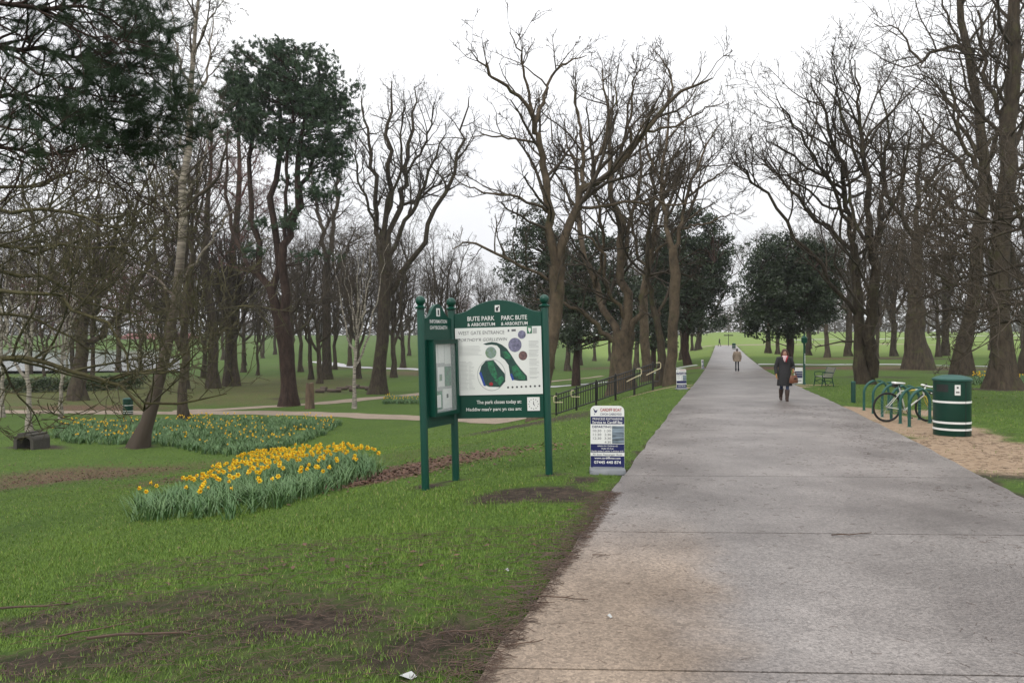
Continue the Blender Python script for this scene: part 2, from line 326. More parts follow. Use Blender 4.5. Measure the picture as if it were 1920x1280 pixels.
# ------------------------------------------------------------------ terrain
PSL, PX0, PHW = .28, 1.1, 2.4                     # main path: centre x = PX0 + PSL*y, half width
_pd = np.array([-30, 0, 13, 23, 40, 60, 100, 170, 300, 450, 1200.])
_pz = np.array([0, 0, 0, -.12, -.42, -.66, -.5, .25, 3.6, 6.0, 9.])
_dd = np.linspace(-30, 1200, 2461); _zz = np.interp(_dd, _pd, _pz)
_k = np.hanning(25); _zz = np.convolve(np.pad(_zz, 12, mode='edge'), _k / _k.sum(), 'valid')
def zp(y): return np.interp(y, _dd, _zz)
def sstep(x, a, b): t = np.clip((x - a) / (b - a), 0, 1); return t * t * (3 - 2 * t)
def side(x, y): return (x - (PX0 + PSL * y)) / math.sqrt(1 + PSL * PSL)      # signed distance from the path's centre line
def Hraw(x, y):
    s = side(x, y); hw = PHW / 1.038; z = zp(y)
    l = np.maximum(-s - hw - .3, 0); wd = np.interp(y, [0, 13, 33, 60], [15, 14, 7, 9])
    amp = np.interp(y, [0, 120, 250, 500], [2.75, 2.75, 2.4, 2.0])
    z = z - amp * (1 - np.exp(-(l / wd) ** 1.5))
    off = np.maximum(np.abs(s) - hw, 0)
    bump = .035 * (np.sin(x * 1.3 + .7 * y) * np.sin(y * 1.1 - .4 * x) + .5 * np.sin(2.9 * x + 1.7) * np.sin(2.3 * y + .6 * x))
    bump = bump + .12 * np.sin(x * .21 + 1) * np.sin(y * .17 + 2) * sstep(off, 3, 14)
    z = z + bump * sstep(off, .3, 5) - .015
    z = z - .045 * (1 - sstep(np.abs(s), hw - .12, hw + .06))
    riv = sstep(-x / np.maximum(y, 1), .42, .47) * sstep(y, 108, 116) * (1 - sstep(y, 330, 350))
    return z * (1 - riv) + np.minimum(z, -3.6) * riv
NX, NY, AX, AY = 280, 270, 6.0, 7.0
_u = np.linspace(-math.asinh(750 / AX), math.asinh(750 / AX), NX); XS = AX * np.sinh(_u)
_v = np.linspace(math.asinh(-24 / AY), math.asinh(1090 / AY), NY); YS = 8 + AY * np.sinh(_v)
GX, GY = np.meshgrid(XS, YS); GZ = Hraw(GX, GY)
def H(x, y):
    x = np.asarray(x, float); y = np.asarray(y, float)
    i = np.clip(np.searchsorted(XS, x) - 1, 0, NX - 2); j = np.clip(np.searchsorted(YS, y) - 1, 0, NY - 2)
    fx = np.clip((x - XS[i]) / (XS[i+1] - XS[i]), 0, 1); fy = np.clip((y - YS[j]) / (YS[j+1] - YS[j]), 0, 1)
    return (GZ[j, i] * (1-fx) * (1-fy) + GZ[j, i+1] * fx * (1-fy) + GZ[j+1, i] * (1-fx) * fy + GZ[j+1, i+1] * fx * fy)
def on(x, y, dz=0): return (float(x), float(y), float(H(x, y)) + dz)
def ground(px, py, dmax=400):
    """where the sight line through a photo pixel first meets the ground"""
    d = np.geomspace(2, dmax, 4000); P = W(px, py, 1.0)
    x = (px - CX) / F * d; z = CZ + (HY - py) / F * d; h = H(x, d)
    k = np.nonzero(z < h)[0]
    if len(k) == 0: i = int(np.argmin(z - h)); return float(x[i]), float(d[i]), float(h[i])
    i = k[0]; return float(x[i]), float(d[i]), float(h[i])
def gp(px, py): x, y, z = ground(px, py); return (x, y, z)
# what covers the ground: soil (R), dead leaves (G), sand and gravel (B)
cov = np.zeros((NY, NX, 4), np.float32); cov[..., 3] = sstep(GY, 92, 108) * sstep(GX, 14, 24)
def patch(ch, px, py, rx, ry, s, rot=0):
    x, y, _ = ground(px, py); dx, dy = GX - x, GY - y; c, sn = math.cos(rot), math.sin(rot)
    u, v = (dx * c + dy * sn) / rx, (-dx * sn + dy * c) / ry
    cov[..., ch] = np.maximum(cov[..., ch], s * np.exp(-(u * u + v * v) ** 1.6))
for a in ((0, 500, 1150, 1.3, .6, .55), (0, 560, 1175, .9, .4, .66), (0, 330, 1130, 1.3, .5, .55), (0, 100, 1160, 1.2, .5, .6), (0, 420, 1060, 1.3, .35, .40), (0, 300, 1200, 1.4, .5, .5), (0, 60, 1250, 1.0, .5, .62), (0, 500, 1250, 1.0, .4, .52), (0, 700, 1190, .6, .35, .5), (0, 230, 1075, .8, .3, .45),
          (0, 640, 1150, .4, .25, .5), (0, 250, 1240, 1.0, .4, .5), (0, 880, 1130, .3, .6, .5), (0, 960, 1060, .2, .5, .3), (0, 760, 1240, .55, .35, .62),
          (0, 860, 1190, .45, .3, .7), (0, 800, 912, .35, .25, .75), (0, 858, 900, .3, .22, .6), (0, 1032, 890, .4, .25, .6), (0, 1000, 925, .75, .5, .95),
          (0, 1050, 930, .5, .45, .9), (0, 940, 935, .5, .35, .9), (0, 1090, 900, .3, .4, .7), (0, 260, 838, .8, .8, .8), (0, 70, 838, 1.6, .8, .9), (0, 110, 1020, 1.0, .3, .3),
          (1, 160, 890, 5.0, 3.6, .52), (1, 50, 905, 3.2, 2.6, .5), (1, 330, 900, 2.2, 2.6, .42), (1, 380, 870, 3, 3, .36), (1, 800, 870, 2.2, 1.0, .62, .5), (1, 720, 893, 1.2, .7, .75, .4), (1, 880, 855, 1.2, 1.2, .48, .4),
          (1, 780, 850, 3, 3, .35), (1, 160, 765, 9, 3.5, .6), (0, 540, 748, 2.5, 2, .6), (0, 620, 735, 10, 4, .42), (1, 800, 700, 14, 10, .5), (1, 640, 690, 18, 9, .42), (0, 480, 735, 7, 4, .35),
          (1, 1440, 690, 8, 5, .62), (1, 1560, 690, 7, 4, .6), (1, 1700, 690, 14, 6, .5), (0, 1640, 706, 4, 2.5, .5), (0, 1880, 730, 2.5, 1.4, .75), (0, 1800, 700, 4, 2.5, .55), (0, 1720, 672, 8, 4, .6),
          (0, 1850, 692, 14, 3, .5), (1, 1600, 672, 12, 6, .5), (0, 1260, 705, 3, 2, .6), (0, 1170, 715, 4, 3, .6), (1, 1300, 690, 5, 3, .6), (0, 1010, 790, 3, 3, .6), (1, 1130, 690, 10, 5, .5),
          (2, 1900, 860, 2.2, 1.6, 1.0), (2, 1830, 840, 1.5, 1.4, 1.0), (2, 1720, 800, 1.3, 1.5, 1.0), (2, 1650, 782, .9, 1.7, 1.0), (2, 1590, 768, .8, 1.5, .9), (2, 1960, 850, 2, 1.5, 1.0), (2, 1780, 815, 1, 1, 1), (2, 1750, 775, .9, 1.2, .8),
          (0, 1880, 890, 1.0, .7, .55), (0, 1910, 875, .8, .4, .5), (2, 1240, 729, 2.0, .55, 1.0), (2, 1290, 727, .8, .5, 1.0), (2, 1520, 722, 1.4, .5, .95), (2, 1490, 726, 1, .6, .9)):
    patch(*a)
_s = side(GX, GY); _o = np.abs(_s) - PHW / 1.038
cov[..., 0] = np.maximum(cov[..., 0], np.where((_o > -.6) & (_o < .12), .5, 0) * (np.abs(GY) < 14))
cov[..., 0] = np.maximum(cov[..., 0], np.where((_o < -.1) & (GY < 172), 1, 0))
wood = sstep(-GX, 8, 20) * sstep(GY, 50, 62) * (1 - sstep(GY, 90, 130)) * .42
cov[..., 1] = np.maximum(cov[..., 1], wood)
I = np.arange(NX * NY).reshape(NY, NX)
Fq = np.stack([I[:-1, :-1], I[:-1, 1:], I[1:, 1:], I[1:, :-1]], -1).reshape(-1, 4)
me = np_mesh('lawn', np.stack([GX, GY, GZ], -1), Fq, True)
ca = me.color_attributes.new('cover', 'FLOAT_COLOR', 'POINT'); ca.data.foreach_set('color', cov.ravel())
lawn = tag(link('ground', me, 'ground'), kind='structure')
def cover(x, y):
    i = np.clip(np.searchsorted(XS, x) - 1, 0, NX - 1); j = np.clip(np.searchsorted(YS, y) - 1, 0, NY - 1); return cov[j, i]
# river far left
V = [(-.72 * 112, 112, -2.95), (-.445 * 112, 112, -2.95), (-.445 * 345, 345, -2.95), (-1.6 * 345, 345, -2.95), (-1.6 * 112, 112, -2.95)]
tag(link('river', np_mesh('river', V, [[0, 1, 2, 3, 4]]), 'water'), kind='structure')
# ------------------------------------------------------------------ main path: concrete slabs, then one strip
def strip(name, cl, wd, m, dz=.02, n=4, side_h=.1):
    """a ribbon draped over the ground along centre points"""
    P = np.array(cl, float); t = np.zeros(len(P)); t[1:] = np.cumsum(np.linalg.norm(np.diff(P, axis=0), axis=1))
    q = np.arange(0, t[-1], .9); c = np.stack([np.interp(q, t, P[:, 0]), np.interp(q, t, P[:, 1])], -1)
    ker = np.ones(7) / 7
    c = np.stack([np.convolve(np.pad(c[:, i], 3, mode='edge'), ker, 'valid') for i in (0, 1)], -1)
    d = np.gradient(c, axis=0); d /= np.linalg.norm(d, axis=1)[:, None]; nrm = np.stack([-d[:, 1], d[:, 0]], -1)
    ed = wd / 2 * (1 + .06 * np.sin(q * 1.7) + .05 * np.sin(q * .6))
    us = np.linspace(-1, 1, n + 1); X = c[:, None, :] + nrm[:, None, :] * (us[None, :, None] * ed[:, None, None])
    Z = H(X[..., 0], X[..., 1]) + dz; k = len(c)
    V = np.concatenate([X, Z[..., None]], -1); I = np.arange(k * (n+1)).reshape(k, n+1)
    Fq = np.stack([I[:-1, :-1], I[1:, :-1], I[1:, 1:], I[:-1, 1:]], -1).reshape(-1, 4)[:, ::-1]
    return tag(link(name, np_mesh(name, V, Fq), m), kind='structure')
def path_x(y, u): return PX0 + PSL * y + u * PHW
ys = np.concatenate([np.arange(62, 120, 3), np.arange(120, 176, 4)])
V = []; 
for y in ys:
    for u in (-1, -.33, .33, 1): V.append((path_x(y, u), y, float(zp(y)) + .004))
I = np.arange(len(V)).reshape(-1, 4); Fq = np.stack([I[:-1, :-1], I[:-1, 1:], I[1:, 1:], I[1:, :-1]], -1).reshape(-1, 4)
main_path = tag(link('path', np_mesh('path', V, Fq), 'path'), kind='structure')
joints = [-9, -4.6, -.6, 4.12, 7.1, 10.05, 15.3, 19.3, 24.3, 28.5, 33, 38, 43, 48, 53, 58, 62]
for a, b in zip(joints[:-1], joints[1:]):
    g = .009; ny = 9; vs = []
    for yy in np.linspace(a + g, b - g, ny):
        for k, u in enumerate((-1, -.5, 0, .5, 1)):
            e = (random.uniform(-.02, .03) if k in (0, 4) else 0)
            x = path_x(yy, u) + (e if k == 0 else -e); y2 = yy - .035 * (u * PHW)
            vs.append((x, y2, float(zp(y2))))
    nv = len(vs); I = np.arange(nv).reshape(ny, 5)
    fs = [tuple(q) for q in np.stack([I[:-1, :-1], I[:-1, 1:], I[1:, 1:], I[1:, :-1]], -1).reshape(-1, 4)]
    rim = [*I[0, :], *I[1:, 4], *I[-1, 3::-1], *I[-2:0:-1, 0]]; m = len(rim)
    vs += [(vs[i][0], vs[i][1], vs[i][2] - .1) for i in rim]
    fs += [(rim[i], nv + i, nv + (i+1) % m, rim[(i+1) % m]) for i in range(m)]
    mb = MB(); mb.add(vs, fs); mb.build('slab', 'path', main_path)
def pxs(l): return [gp(*p)[:2] for p in l]
strip('footpath', pxs([(-160, 772), (0, 772), (200, 773), (440, 774), (640, 777), (880, 783), (990, 786)]), 2.6, 'footpath')
strip('footpath', pxs([(300, 773), (440, 767), (600, 757), (700, 746), (800, 738), (1040, 714), (1150, 703)]), 2.3, 'footpath', .025)
x0 = path_x(72, -1); x1 = path_x(72, 1)
strip('footpath', [(x0 - 26, 76), (x0 - 12, 74), (x0 + .4, 72)], 2.4, 'road_far', .015)
strip('footpath', [(x1 - .4, 73), (x1 + 8, 70), (x1 + 20, 69), (x1 + 45, 66), (x1 + 80, 60)], 2.0, 'road_far', .02)
strip('footpath', [(path_x(172, -6), 170), (path_x(172, 0), 174), (path_x(175, 4), 178), (path_x(175, 14), 180), (path_x(175, 24), 176)], 4.0, 'footpath', .03)
strip('road', [((590-960)/F*150, 150), ((640-960)/F*132, 132), ((720-960)/F*122, 122), ((800-960)/F*118, 118), ((950-960)/F*116, 116)], 3.2, 'road_far', .06)
strip('road', [((1480-960)/F*215, 215), ((1640-960)/F*225, 225), ((1780-960)/F*262, 262), ((1990-960)/F*290, 290)], 3.0, 'road_far', .1)
# ------------------------------------------------------------------ tree making
def cones(P, Rd):
    """last twigs: three-sided spikes running to a point"""
    v, f = tubes(P, np.concatenate([Rd[:, :1], Rd[:, 1:] * 0], 1), 3); v = v.reshape(-1, 2, 3, 3); N = len(v)
    V = np.concatenate([v[:, 0], P[:, 1:2]], 1); I = np.arange(N)[:, None] * 4
    return V.reshape(-1, 3), np.concatenate([I + np.array([[0, 1, 3]]), I + np.array([[1, 2, 3]]), I + np.array([[2, 0, 3]])])
def tubes(P, Rd, n, cone=False):
    """P (N,k,3) centre lines, Rd (N,k) radii -> verts, quads"""
    N, k, _ = P.shape; T = np.gradient(P, axis=1); T /= np.linalg.norm(T, axis=2, keepdims=True) + 1e-9
    ref = np.zeros((N, 1, 3)); m = np.abs(T.mean(1)); ref[np.arange(N), 0, np.argmin(m, 1)] = 1
    U = np.cross(T, ref); U /= np.linalg.norm(U, axis=2, keepdims=True) + 1e-9; Vv = np.cross(T, U)
    a = np.arange(n) * 2 * math.pi / n
    ring = P[:, :, None] + Rd[:, :, None, None] * (U[:, :, None] * np.cos(a)[:, None] + Vv[:, :, None] * np.sin(a)[:, None])
    I = np.arange(N * k * n).reshape(N, k, n); J = np.roll(I, -1, 2)
    Fq = np.stack([I[:, :-1], J[:, :-1], J[:, 1:], I[:, 1:]], -1).reshape(-1, 4)
    return ring.reshape(-1, 3), Fq
def join(parts):
    V = []; Fs = []; n = 0
    for v, f in parts: V.append(v); Fs.append(f + n); n += len(v)
    return np.concatenate(V), np.concatenate(Fs)
def unit(v): return v / (np.linalg.norm(v, axis=-1, keepdims=True) + 1e-9)
def spline(p, n):
    """Catmull-Rom through rows of p, n points"""
    p = np.asarray(p, float); q = np.vstack([2*p[0]-p[1], p, 2*p[-1]-p[-2]]); s = np.linspace(0, len(p) - 1, n)
    i = np.clip(s.astype(int), 0, len(p) - 2); t = (s - i)[:, None]
    a, b, c, d = q[i], q[i+1], q[i+2], q[i+3]
    return .5 * (2*b + (c-a)*t + (2*a-5*b+4*c-d)*t**2 + (3*b-3*c+d-a)*t**3)
def grow(P, Rd, cfg, rg, tmin=None, dens=None):
    """children, grandchildren ... of the limbs P; returns the tubes of every level"""
    out = []
    for L, c in enumerate(cfg):
        N, k, _ = P.shape; ln = np.linalg.norm(np.diff(P, axis=1), axis=2).sum(1)
        if L == 0 and dens is not None: n = np.maximum(1, (ln * dens).astype(int))
        else: n = np.maximum(c.get('nmin', 2), np.round(ln * c['dens'] * rg.uniform(.7, 1.3, N)).astype(int))
        n = np.minimum(n, c.get('nmax', 40))
        if L == 0 and dens is not None: n = np.where(dens <= 0, 0, n)
        i = np.repeat(np.arange(N), n); M = len(i)
        t0 = (tmin[i] if (L == 0 and tmin is not None) else c.get('tmin', .2)); t = t0 + (1 - t0) * rg.uniform(0, 1, M) ** .85
        s = t * (k - 1); j = np.clip(s.astype(int), 0, k - 2); f = (s - j)[:, None]
        p = P[i, j] * (1 - f) + P[i, j+1] * f; T = unit(P[i, j+1] - P[i, j]); r = Rd[i, j] * (1 - f[:, 0]) + Rd[i, j+1] * f[:, 0]
        U = rg.normal(size=(M, 3)); U[:, 2] += c.get('ubias', .3); U = unit(U - T * (U * T).sum(1, keepdims=True))
        a = np.radians(rg.normal(c['ang'], c.get('avar', 12), M))[:, None]
        D = T * np.cos(a) + U * np.sin(a)
        le = np.minimum(ln[i] * c['len'], c.get('lmax', 9)) * (1 - .55 * (t - t0)) * rg.uniform(.6, 1.25, M)
        r0 = np.minimum(r * c.get('rr', .6), le * .022 + .002); r0 = np.maximum(r0, c.get('rmin', .004)); r1 = np.maximum(r0 * .35, c.get('rmin', .004) * .7)
        kk = c['k']; pts = [p]; d = D
        for q in range(kk):
            d = unit(d + rg.normal(size=(M, 3)) * c['wig'] + np.array([0, 0, c['up']])); pts.append(pts[-1] + d * (le / kk)[:, None])
        P = np.stack(pts, 1); Rd = np.linspace(0, 1, kk + 1)[None] * (r1 - r0)[:, None] + r0[:, None]
        out.append((P, Rd, c.get('n', 3), c.get('cone') and kk == 1))
    return out
BARE = [dict(dens=1.3, ang=48, len=.55, lmax=4.4, k=6, wig=.17, up=.07, n=4, rr=.6, ubias=.5, nmin=4, nmax=16),
        dict(dens=2.2, ang=46, len=.46, lmax=1.9, k=4, wig=.20, up=.06, n=3, nmin=4, nmax=9, rmin=.012),
        dict(dens=3.6, ang=44, len=.50, lmax=1.0, k=2, wig=.24, up=.06, n=3, nmin=3, nmax=7, rmin=.0095),
        dict(dens=4.2, ang=42, len=.6, lmax=.6, k=1, wig=.26, up=.05, n=3, nmin=2, nmax=5, rmin=.009, cone=1)]
def cfgmod(base, *mods):
    out = [dict(c) for c in base]
    for i, kv in mods: out[i].update(kv)
    return out
BIRCHY = cfgmod(BARE, (0, dict(ang=38, up=.03)), (1, dict(up=-.06, lmax=2.2, k=4)), (2, dict(up=-.22, lmax=1.5, k=3, wig=.12)), (3, dict(up=-.5, lmax=1.1, len=.8, wig=.1, k=2)))
RSC = .64
def guided(d, limbs, rg, wig=.012):
    """limbs traced as (px, py, radius px) -> centre lines in metres; each leaves its parent at the parent's depth and drifts in depth"""
    known = []; Ps = []; Rs = []
    for q, l in enumerate(limbs):
        l = np.array(l, float); ln = np.linalg.norm(np.diff(l[:, :2], axis=0), axis=1).sum() * d / F
        if known:
            K = np.concatenate(known); i = np.argmin(((K[:, :2] - l[0, :2]) ** 2).sum(1)); z0 = K[i, 2]; dr = rg.uniform(-.5, .5) * ln
        else: z0 = 0; dr = 0
        t = np.linspace(0, 1, len(l)); dep = z0 + dr * t ** 1.1
        a = spline(np.column_stack([l, dep]), 14)
        known.append(a[:, [0, 1, 3]])
        pts = np.array([W(p[0], p[1], d + p[3]) for p in a])
        ns = rg.normal(size=pts.shape) * wig * ln; ns[0] = 0; ns[-1] *= .5
        if q == 0: ns *= .25
        Ps.append(pts + ns); Rs.append(np.maximum(a[:, 2] * (.8 if q == 0 else RSC), .4) * d / F)
    return np.array(Ps), np.array(Rs)
def tree(name, base, P, Rd, label, cat='tree', group=None, bark='bark', twig='twig', cfg=BARE, seed=1, tmins=None, dens=None, flare=1.35, leaves=None, leafm=None, crown=True):
    """base (x,y,z); P (limbs, k, 3) in world metres, the first limb the trunk"""
    rg = np.random.default_rng(seed); b = np.array(base, float); P = P - b
    z = P[0, :, 2]; low = np.clip(1 - (z - z[0]) / max(1.0, Rd[0, 0] * 4), 0, 1); Rd = Rd.copy(); Rd[0] *= 1 + (flare - 1) * low ** 2
    root = empty(name, base); tag(root, label, cat, group)
    first = np.concatenate([[P[0, 0] - np.array([0, 0, .35])], P[0]]) ; tv = tubes(first[None], np.concatenate([[Rd[0, 0] * 1.15], Rd[0]])[None], 14)
    vv = tv[0]; ang = np.arctan2(vv[:, 1] - P[0, 0, 1], vv[:, 0] - P[0, 0, 0]); lo = np.clip(1 - vv[:, 2] / max(1.2, Rd[0, 0] * 3), 0, 1)[:, None]   # root buttresses
    vv[:, :2] += (vv[:, :2] - P[0, 0, :2]) * lo * (.22 * np.sin(ang * 5 + seed))[:, None]
    prt = [(vv, tv[1])]
    if len(P) > 1: prt.append(tubes(P[1:], Rd[1:], 8))
    link('trunk', np_mesh('trunk', *join(prt), True), bark, root)
    if crown:
        tm = np.full(len(P), .25) if tmins is None else np.array(tmins, float); 
        if tmins is None: tm[0] = .6
        lv = grow(P, Rd, cfg, rg, tmin=tm, dens=dens)
        tw = [x for x in lv if x[3]]; bo = [x for x in lv if not x[3]]
        link('crown', np_mesh('crown', *join([tubes(*x) for x in bo])), twig, root)
        if tw: link('twigs', np_mesh('twigs', *cones(*tw[0][:2])), twig, root)['kind'] = 'stuff'
    if leaves is not None:
        V, Fq = leaves; link('crown', np_mesh('crown', V - b, Fq), leafm, root)
    return root
def leaf_faces(C, size, rg, flat=0, aspect=.55, out=None):
    """one bent leaf (quad) at each centre"""
    N = len(C); D = unit(rg.normal(size=(N, 3)) + (0 if out is None else out * 1.2)); U = rg.normal(size=(N, 3)); U = unit(U - D * (U * D).sum(1, keepdims=True))
    s = size * rg.uniform(.6, 1.3, N)[:, None]
    V = np.stack([C, C + D * s * .5 + U * s * aspect * .5, C + D * s, C + D * s * .5 - U * s * aspect * .5], 1)
    return V.reshape(-1, 3), np.arange(4 * N).reshape(N, 4)
def blobs_px(d, bl, n, rg, depth=.85):
    """clump centres inside traced ellipses (px,py,rx,ry) swept to ellipsoids at distance d"""
    tot = sum(b[2] * b[3] for b in bl); out = []; ctr = []
    for b in bl:
        k = max(2, int(n * b[2] * b[3] / tot)); u = unit(rg.normal(size=(k, 3))) * rg.uniform(.3, 1.28, k)[:, None] ** .5
        c = W(b[0], b[1], d); sx, sz = b[2] * d / F, b[3] * d / F; sy = max(min(sx, 4 * sz) * depth, .3)
        out.append(c + u * np.array([sx, sy, sz])); ctr.append(np.repeat(c[None], k, 0))
    return np.concatenate(out), np.concatenate(ctr)
def connect(C, P, Rd, rg, frac=.6):
    """thin boughs from the nearest stem point (below the clump) to the clumps"""
    Q = P.reshape(-1, 3); sel = rg.uniform(size=len(C)) < frac; C = C[sel]
    dd = np.linalg.norm(C[:, None] - Q[None] + np.array([0, 0, -.8]), axis=2); S = Q[np.argmin(dd, 1)]
    t = np.linspace(0, 1, 6)[None, :, None]; X = S[:, None] * (1 - t) + C[:, None] * t
    X = X + np.sin(t * math.pi) * rg.normal(size=(len(C), 1, 3)) * .25
    ln = np.linalg.norm(C - S, axis=1); r = np.linspace(1, .3, 6)[None] * (.015 + .014 * ln)[:, None]
    return X, r
# ------------------------------------------------------------------ traced trees
def hero(name, label, base_px, limbs, seed, d=None, trunk_dens=.5, tm=None, **kw):
    rg = np.random.default_rng(seed + 100); x, y, z = gp(*base_px)
    if d is not None: y = d; x = (base_px[0] - CX) / F * d; z = float(H(x, y))
    P, Rd = guided(y, limbs, rg)
    P[0, 0] = (x, y, z)
    dn = np.full(len(P), 1.7); dn[0] = trunk_dens; t = np.full(len(P), .18); t[0] = .62 if tm is None else tm
    dn = dn * kw.pop('densf', 1)
    return tree(name, (x, y, z), P, Rd, label, seed=seed, tmins=t, dens=dn, **kw), P, Rd
hero('plane_tree', 'tall forked bare plane tree just behind the map board, one limb sweeping right', (1008, 802), [
    [(1008,802,18),(1024,700,16),(1040,600,16),(1046,500,19)],
    [(1044,505,13),(1030,420,12),(1022,340,11),(1015,280,9),(1003,230,8)],
    [(1003,232,6.5),(980,190,5.5),(940,160,4.5),(910,130,3),(880,95,1.2)],
    [(1004,230,6),(1020,190,5),(1030,150,4),(1060,120,3),(1100,105,1.2)],
    [(1012,268,4),(960,260,3),(915,255,2.2),(885,262,1)],
    [(1026,398,4.5),(985,375,4),(930,362,3),(880,350,2),(848,330,1)],
    [(1003,230,4.5),(985,150,3.5),(975,100,2.5),(955,60,1)],
    [(1048,500,14),(1065,440,13),(1078,385,11),(1095,350,10),(1140,320,9),(1180,285,8),(1220,240,7),(1250,190,5.5),(1290,165,4),(1335,140,1.5)],
    [(1092,352,6.5),(1092,320,6),(1090,260,5),(1085,215,4),(1070,150,1.5)],
    [(1110,338,4.5),(1130,260,3.5),(1150,200,2.5),(1160,120,1)],
    [(1076,398,5),(1130,382,4.5),(1200,380,4),(1260,385,3),(1335,375,1.2)],
    [(1180,285,5),(1182,230,4),(1190,160,2.5),(1205,105,1)],
    [(1252,190,4),(1260,150,3),(1240,110,2),(1225,90,1)],
    [(1215,246,4),(1270,235,3),(1320,205,2),(1360,190,1)],
    [(1042,530,5),(990,508,4.5),(930,475,4),(880,455,3),(850,470,1.5)],
    [(1088,300,3.5),(1040,275,2.5),(1030,215,1.5)]], 11, bark='bark_plane', d=32)
hero('plane_tree', 'massive short-trunked bare plane tree dividing into many stems behind the black railing', (1168, 716), [
    [(1168,718,27),(1165,690,24),(1167,655,25),(1170,622,27)],
    [(1160,640,13),(1140,590,11),(1115,540,10),(1098,490,9),(1090,430,8),(1085,370,6),(1075,300,4),(1060,225,1.5)],
    [(1172,630,16),(1170,560,14),(1165,500,12),(1160,430,10),(1150,350,8),(1140,280,6),(1135,200,4),(1128,130,1.5)],
    [(1178,635,11),(1195,590,9),(1210,540,8),(1215,500,7),(1225,440,6),(1240,380,5),(1260,300,3),(1285,215,1.2)],
    [(1150,640,8),(1115,605,7),(1085,580,5.5),(1050,570,4),(1000,560,2)],
    [(1165,500,7),(1180,430,6),(1195,360,5),(1200,290,3.5),(1205,200,1.5)],
    [(1115,540,6),(1130,480,5),(1125,400,4),(1110,330,3),(1105,250,1.5)],
    [(1215,500,5),(1250,450,4),(1290,410,3),(1340,380,1.5)],
    [(1172,600,6),(1140,545,5),(1125,470,4),(1060,420,2)]], 12, bark='bark_plane', d=46)
hero('plane_tree', 'slender mottled bare tree at the edge of the path by the railing top', (1258, 707), [
    [(1258,708,13),(1260,640,12),(1264,580,12),(1266,520,12),(1262,465,10)],
    [(1262,468,8),(1250,430,7.5),(1245,380,7),(1245,330,6),(1250,260,4),(1256,170,1.5)],
    [(1264,490,7),(1275,430,6),(1290,370,5),(1310,300,3.5),(1345,240,1.5)],
    [(1246,350,4),(1220,300,3),(1200,230,1.5)], [(1290,370,4),(1330,340,3),(1370,310,1.2)],
    [(1252,260,3),(1290,220,2),(1310,160,1)], [(1275,430,4),(1320,420,3),(1380,400,1.2)]], 13, bark='bark_plane', d=38)
hero('bare_tree', 'dark crooked bare trunk standing close beside the mottled slender tree', (1238, 703), [
    [(1239,704,11),(1241,665,10),(1234,612,8),(1224,575,7)], [(1224,576,7),(1214,500,6),(1218,430,4.5),(1225,350,2)],
    [(1230,600,5),(1255,540,4),(1275,470,2)]], 14, d=41)
hero('bare_tree', 'straight mottled trunk between the massive plane tree and the dark crooked trunk', (1212, 692), [
    [(1213,694,11),(1209,630,11),(1207,560,10),(1214,500,8)], [(1214,500,7),(1225,440,6),(1222,370,5),(1215,280,3),(1210,190,1.2)],
    [(1212,515,5),(1190,450,4),(1180,380,3),(1165,300,1.2)], [(1222,400,4),(1260,350,3),(1290,280,1.2)]], 15, bark='bark_plane', d=56)
hero('bare_tree', 'twin-stemmed bare tree with wide fan crown behind the green bollard', (1622, 706), [
    [(1612,706,16),(1612,640,13),(1608,560,11),(1604,500,10),(1600,458,9)],
    [(1634,706,19),(1633,640,17),(1636,560,16),(1636,485,13),(1630,440,11)],
    [(1604,520,8),(1590,470,7),(1560,440,6),(1520,400,5),(1480,360,4),(1440,310,2.5),(1405,275,1)],
    [(1606,590,7),(1570,545,6),(1530,490,5.5),(1480,430,5),(1440,370,4),(1400,325,3),(1362,295,1)],
    [(1600,460,8),(1590,380,7),(1575,300,6),(1545,220,4),(1520,150,1.5)],
    [(1600,450,6),(1570,370,5),(1530,300,4),(1490,240,3),(1455,180,1.2)],
    [(1585,360,5),(1540,330,4),(1490,300,3),(1430,250,1.2)],
    [(1590,400,4.5),(1540,380,3.5),(1470,330,2.5),(1400,300,1)],
    [(1630,442,9),(1622,360,8),(1620,280,6),(1610,200,4),(1603,115,1.5)],
    [(1636,485,8),(1655,410,7),(1660,340,5),(1665,260,4),(1650,165,1.5)],
    [(1622,330,5),(1590,250,4),(1570,180,2.5),(1560,130,1)],
    [(1634,470,6),(1600,410,5),(1590,330,4),(1560,270,2)],
    [(1655,410,5),(1690,350,4),(1700,290,3),(1715,220,1.2)]], 16, densf=1.0, d=37)
hero('bare_tree', 'gnarled hollow-trunked bare tree standing beyond the cycle stands', (1720, 670), [
    [(1720,671,25),(1714,630,21),(1719,590,21),(1716,540,14),(1718,450,12)],
    [(1718,452,8),(1690,405,7),(1665,370,6),(1655,330,5),(1648,250,2)],
    [(1718,445,8),(1722,370,7),(1725,300,5),(1732,220,2)], [(1720,445,7),(1750,405,6),(1780,378,5),(1830,355,2)],
    [(1718,460,6),(1745,427,5),(1800,420,2.5),(1840,400,1)], [(1690,405,5),(1690,340,4),(1700,270,2)], [(1722,370,4),(1760,310,3),(1770,240,1.2)]], 17, d=62)
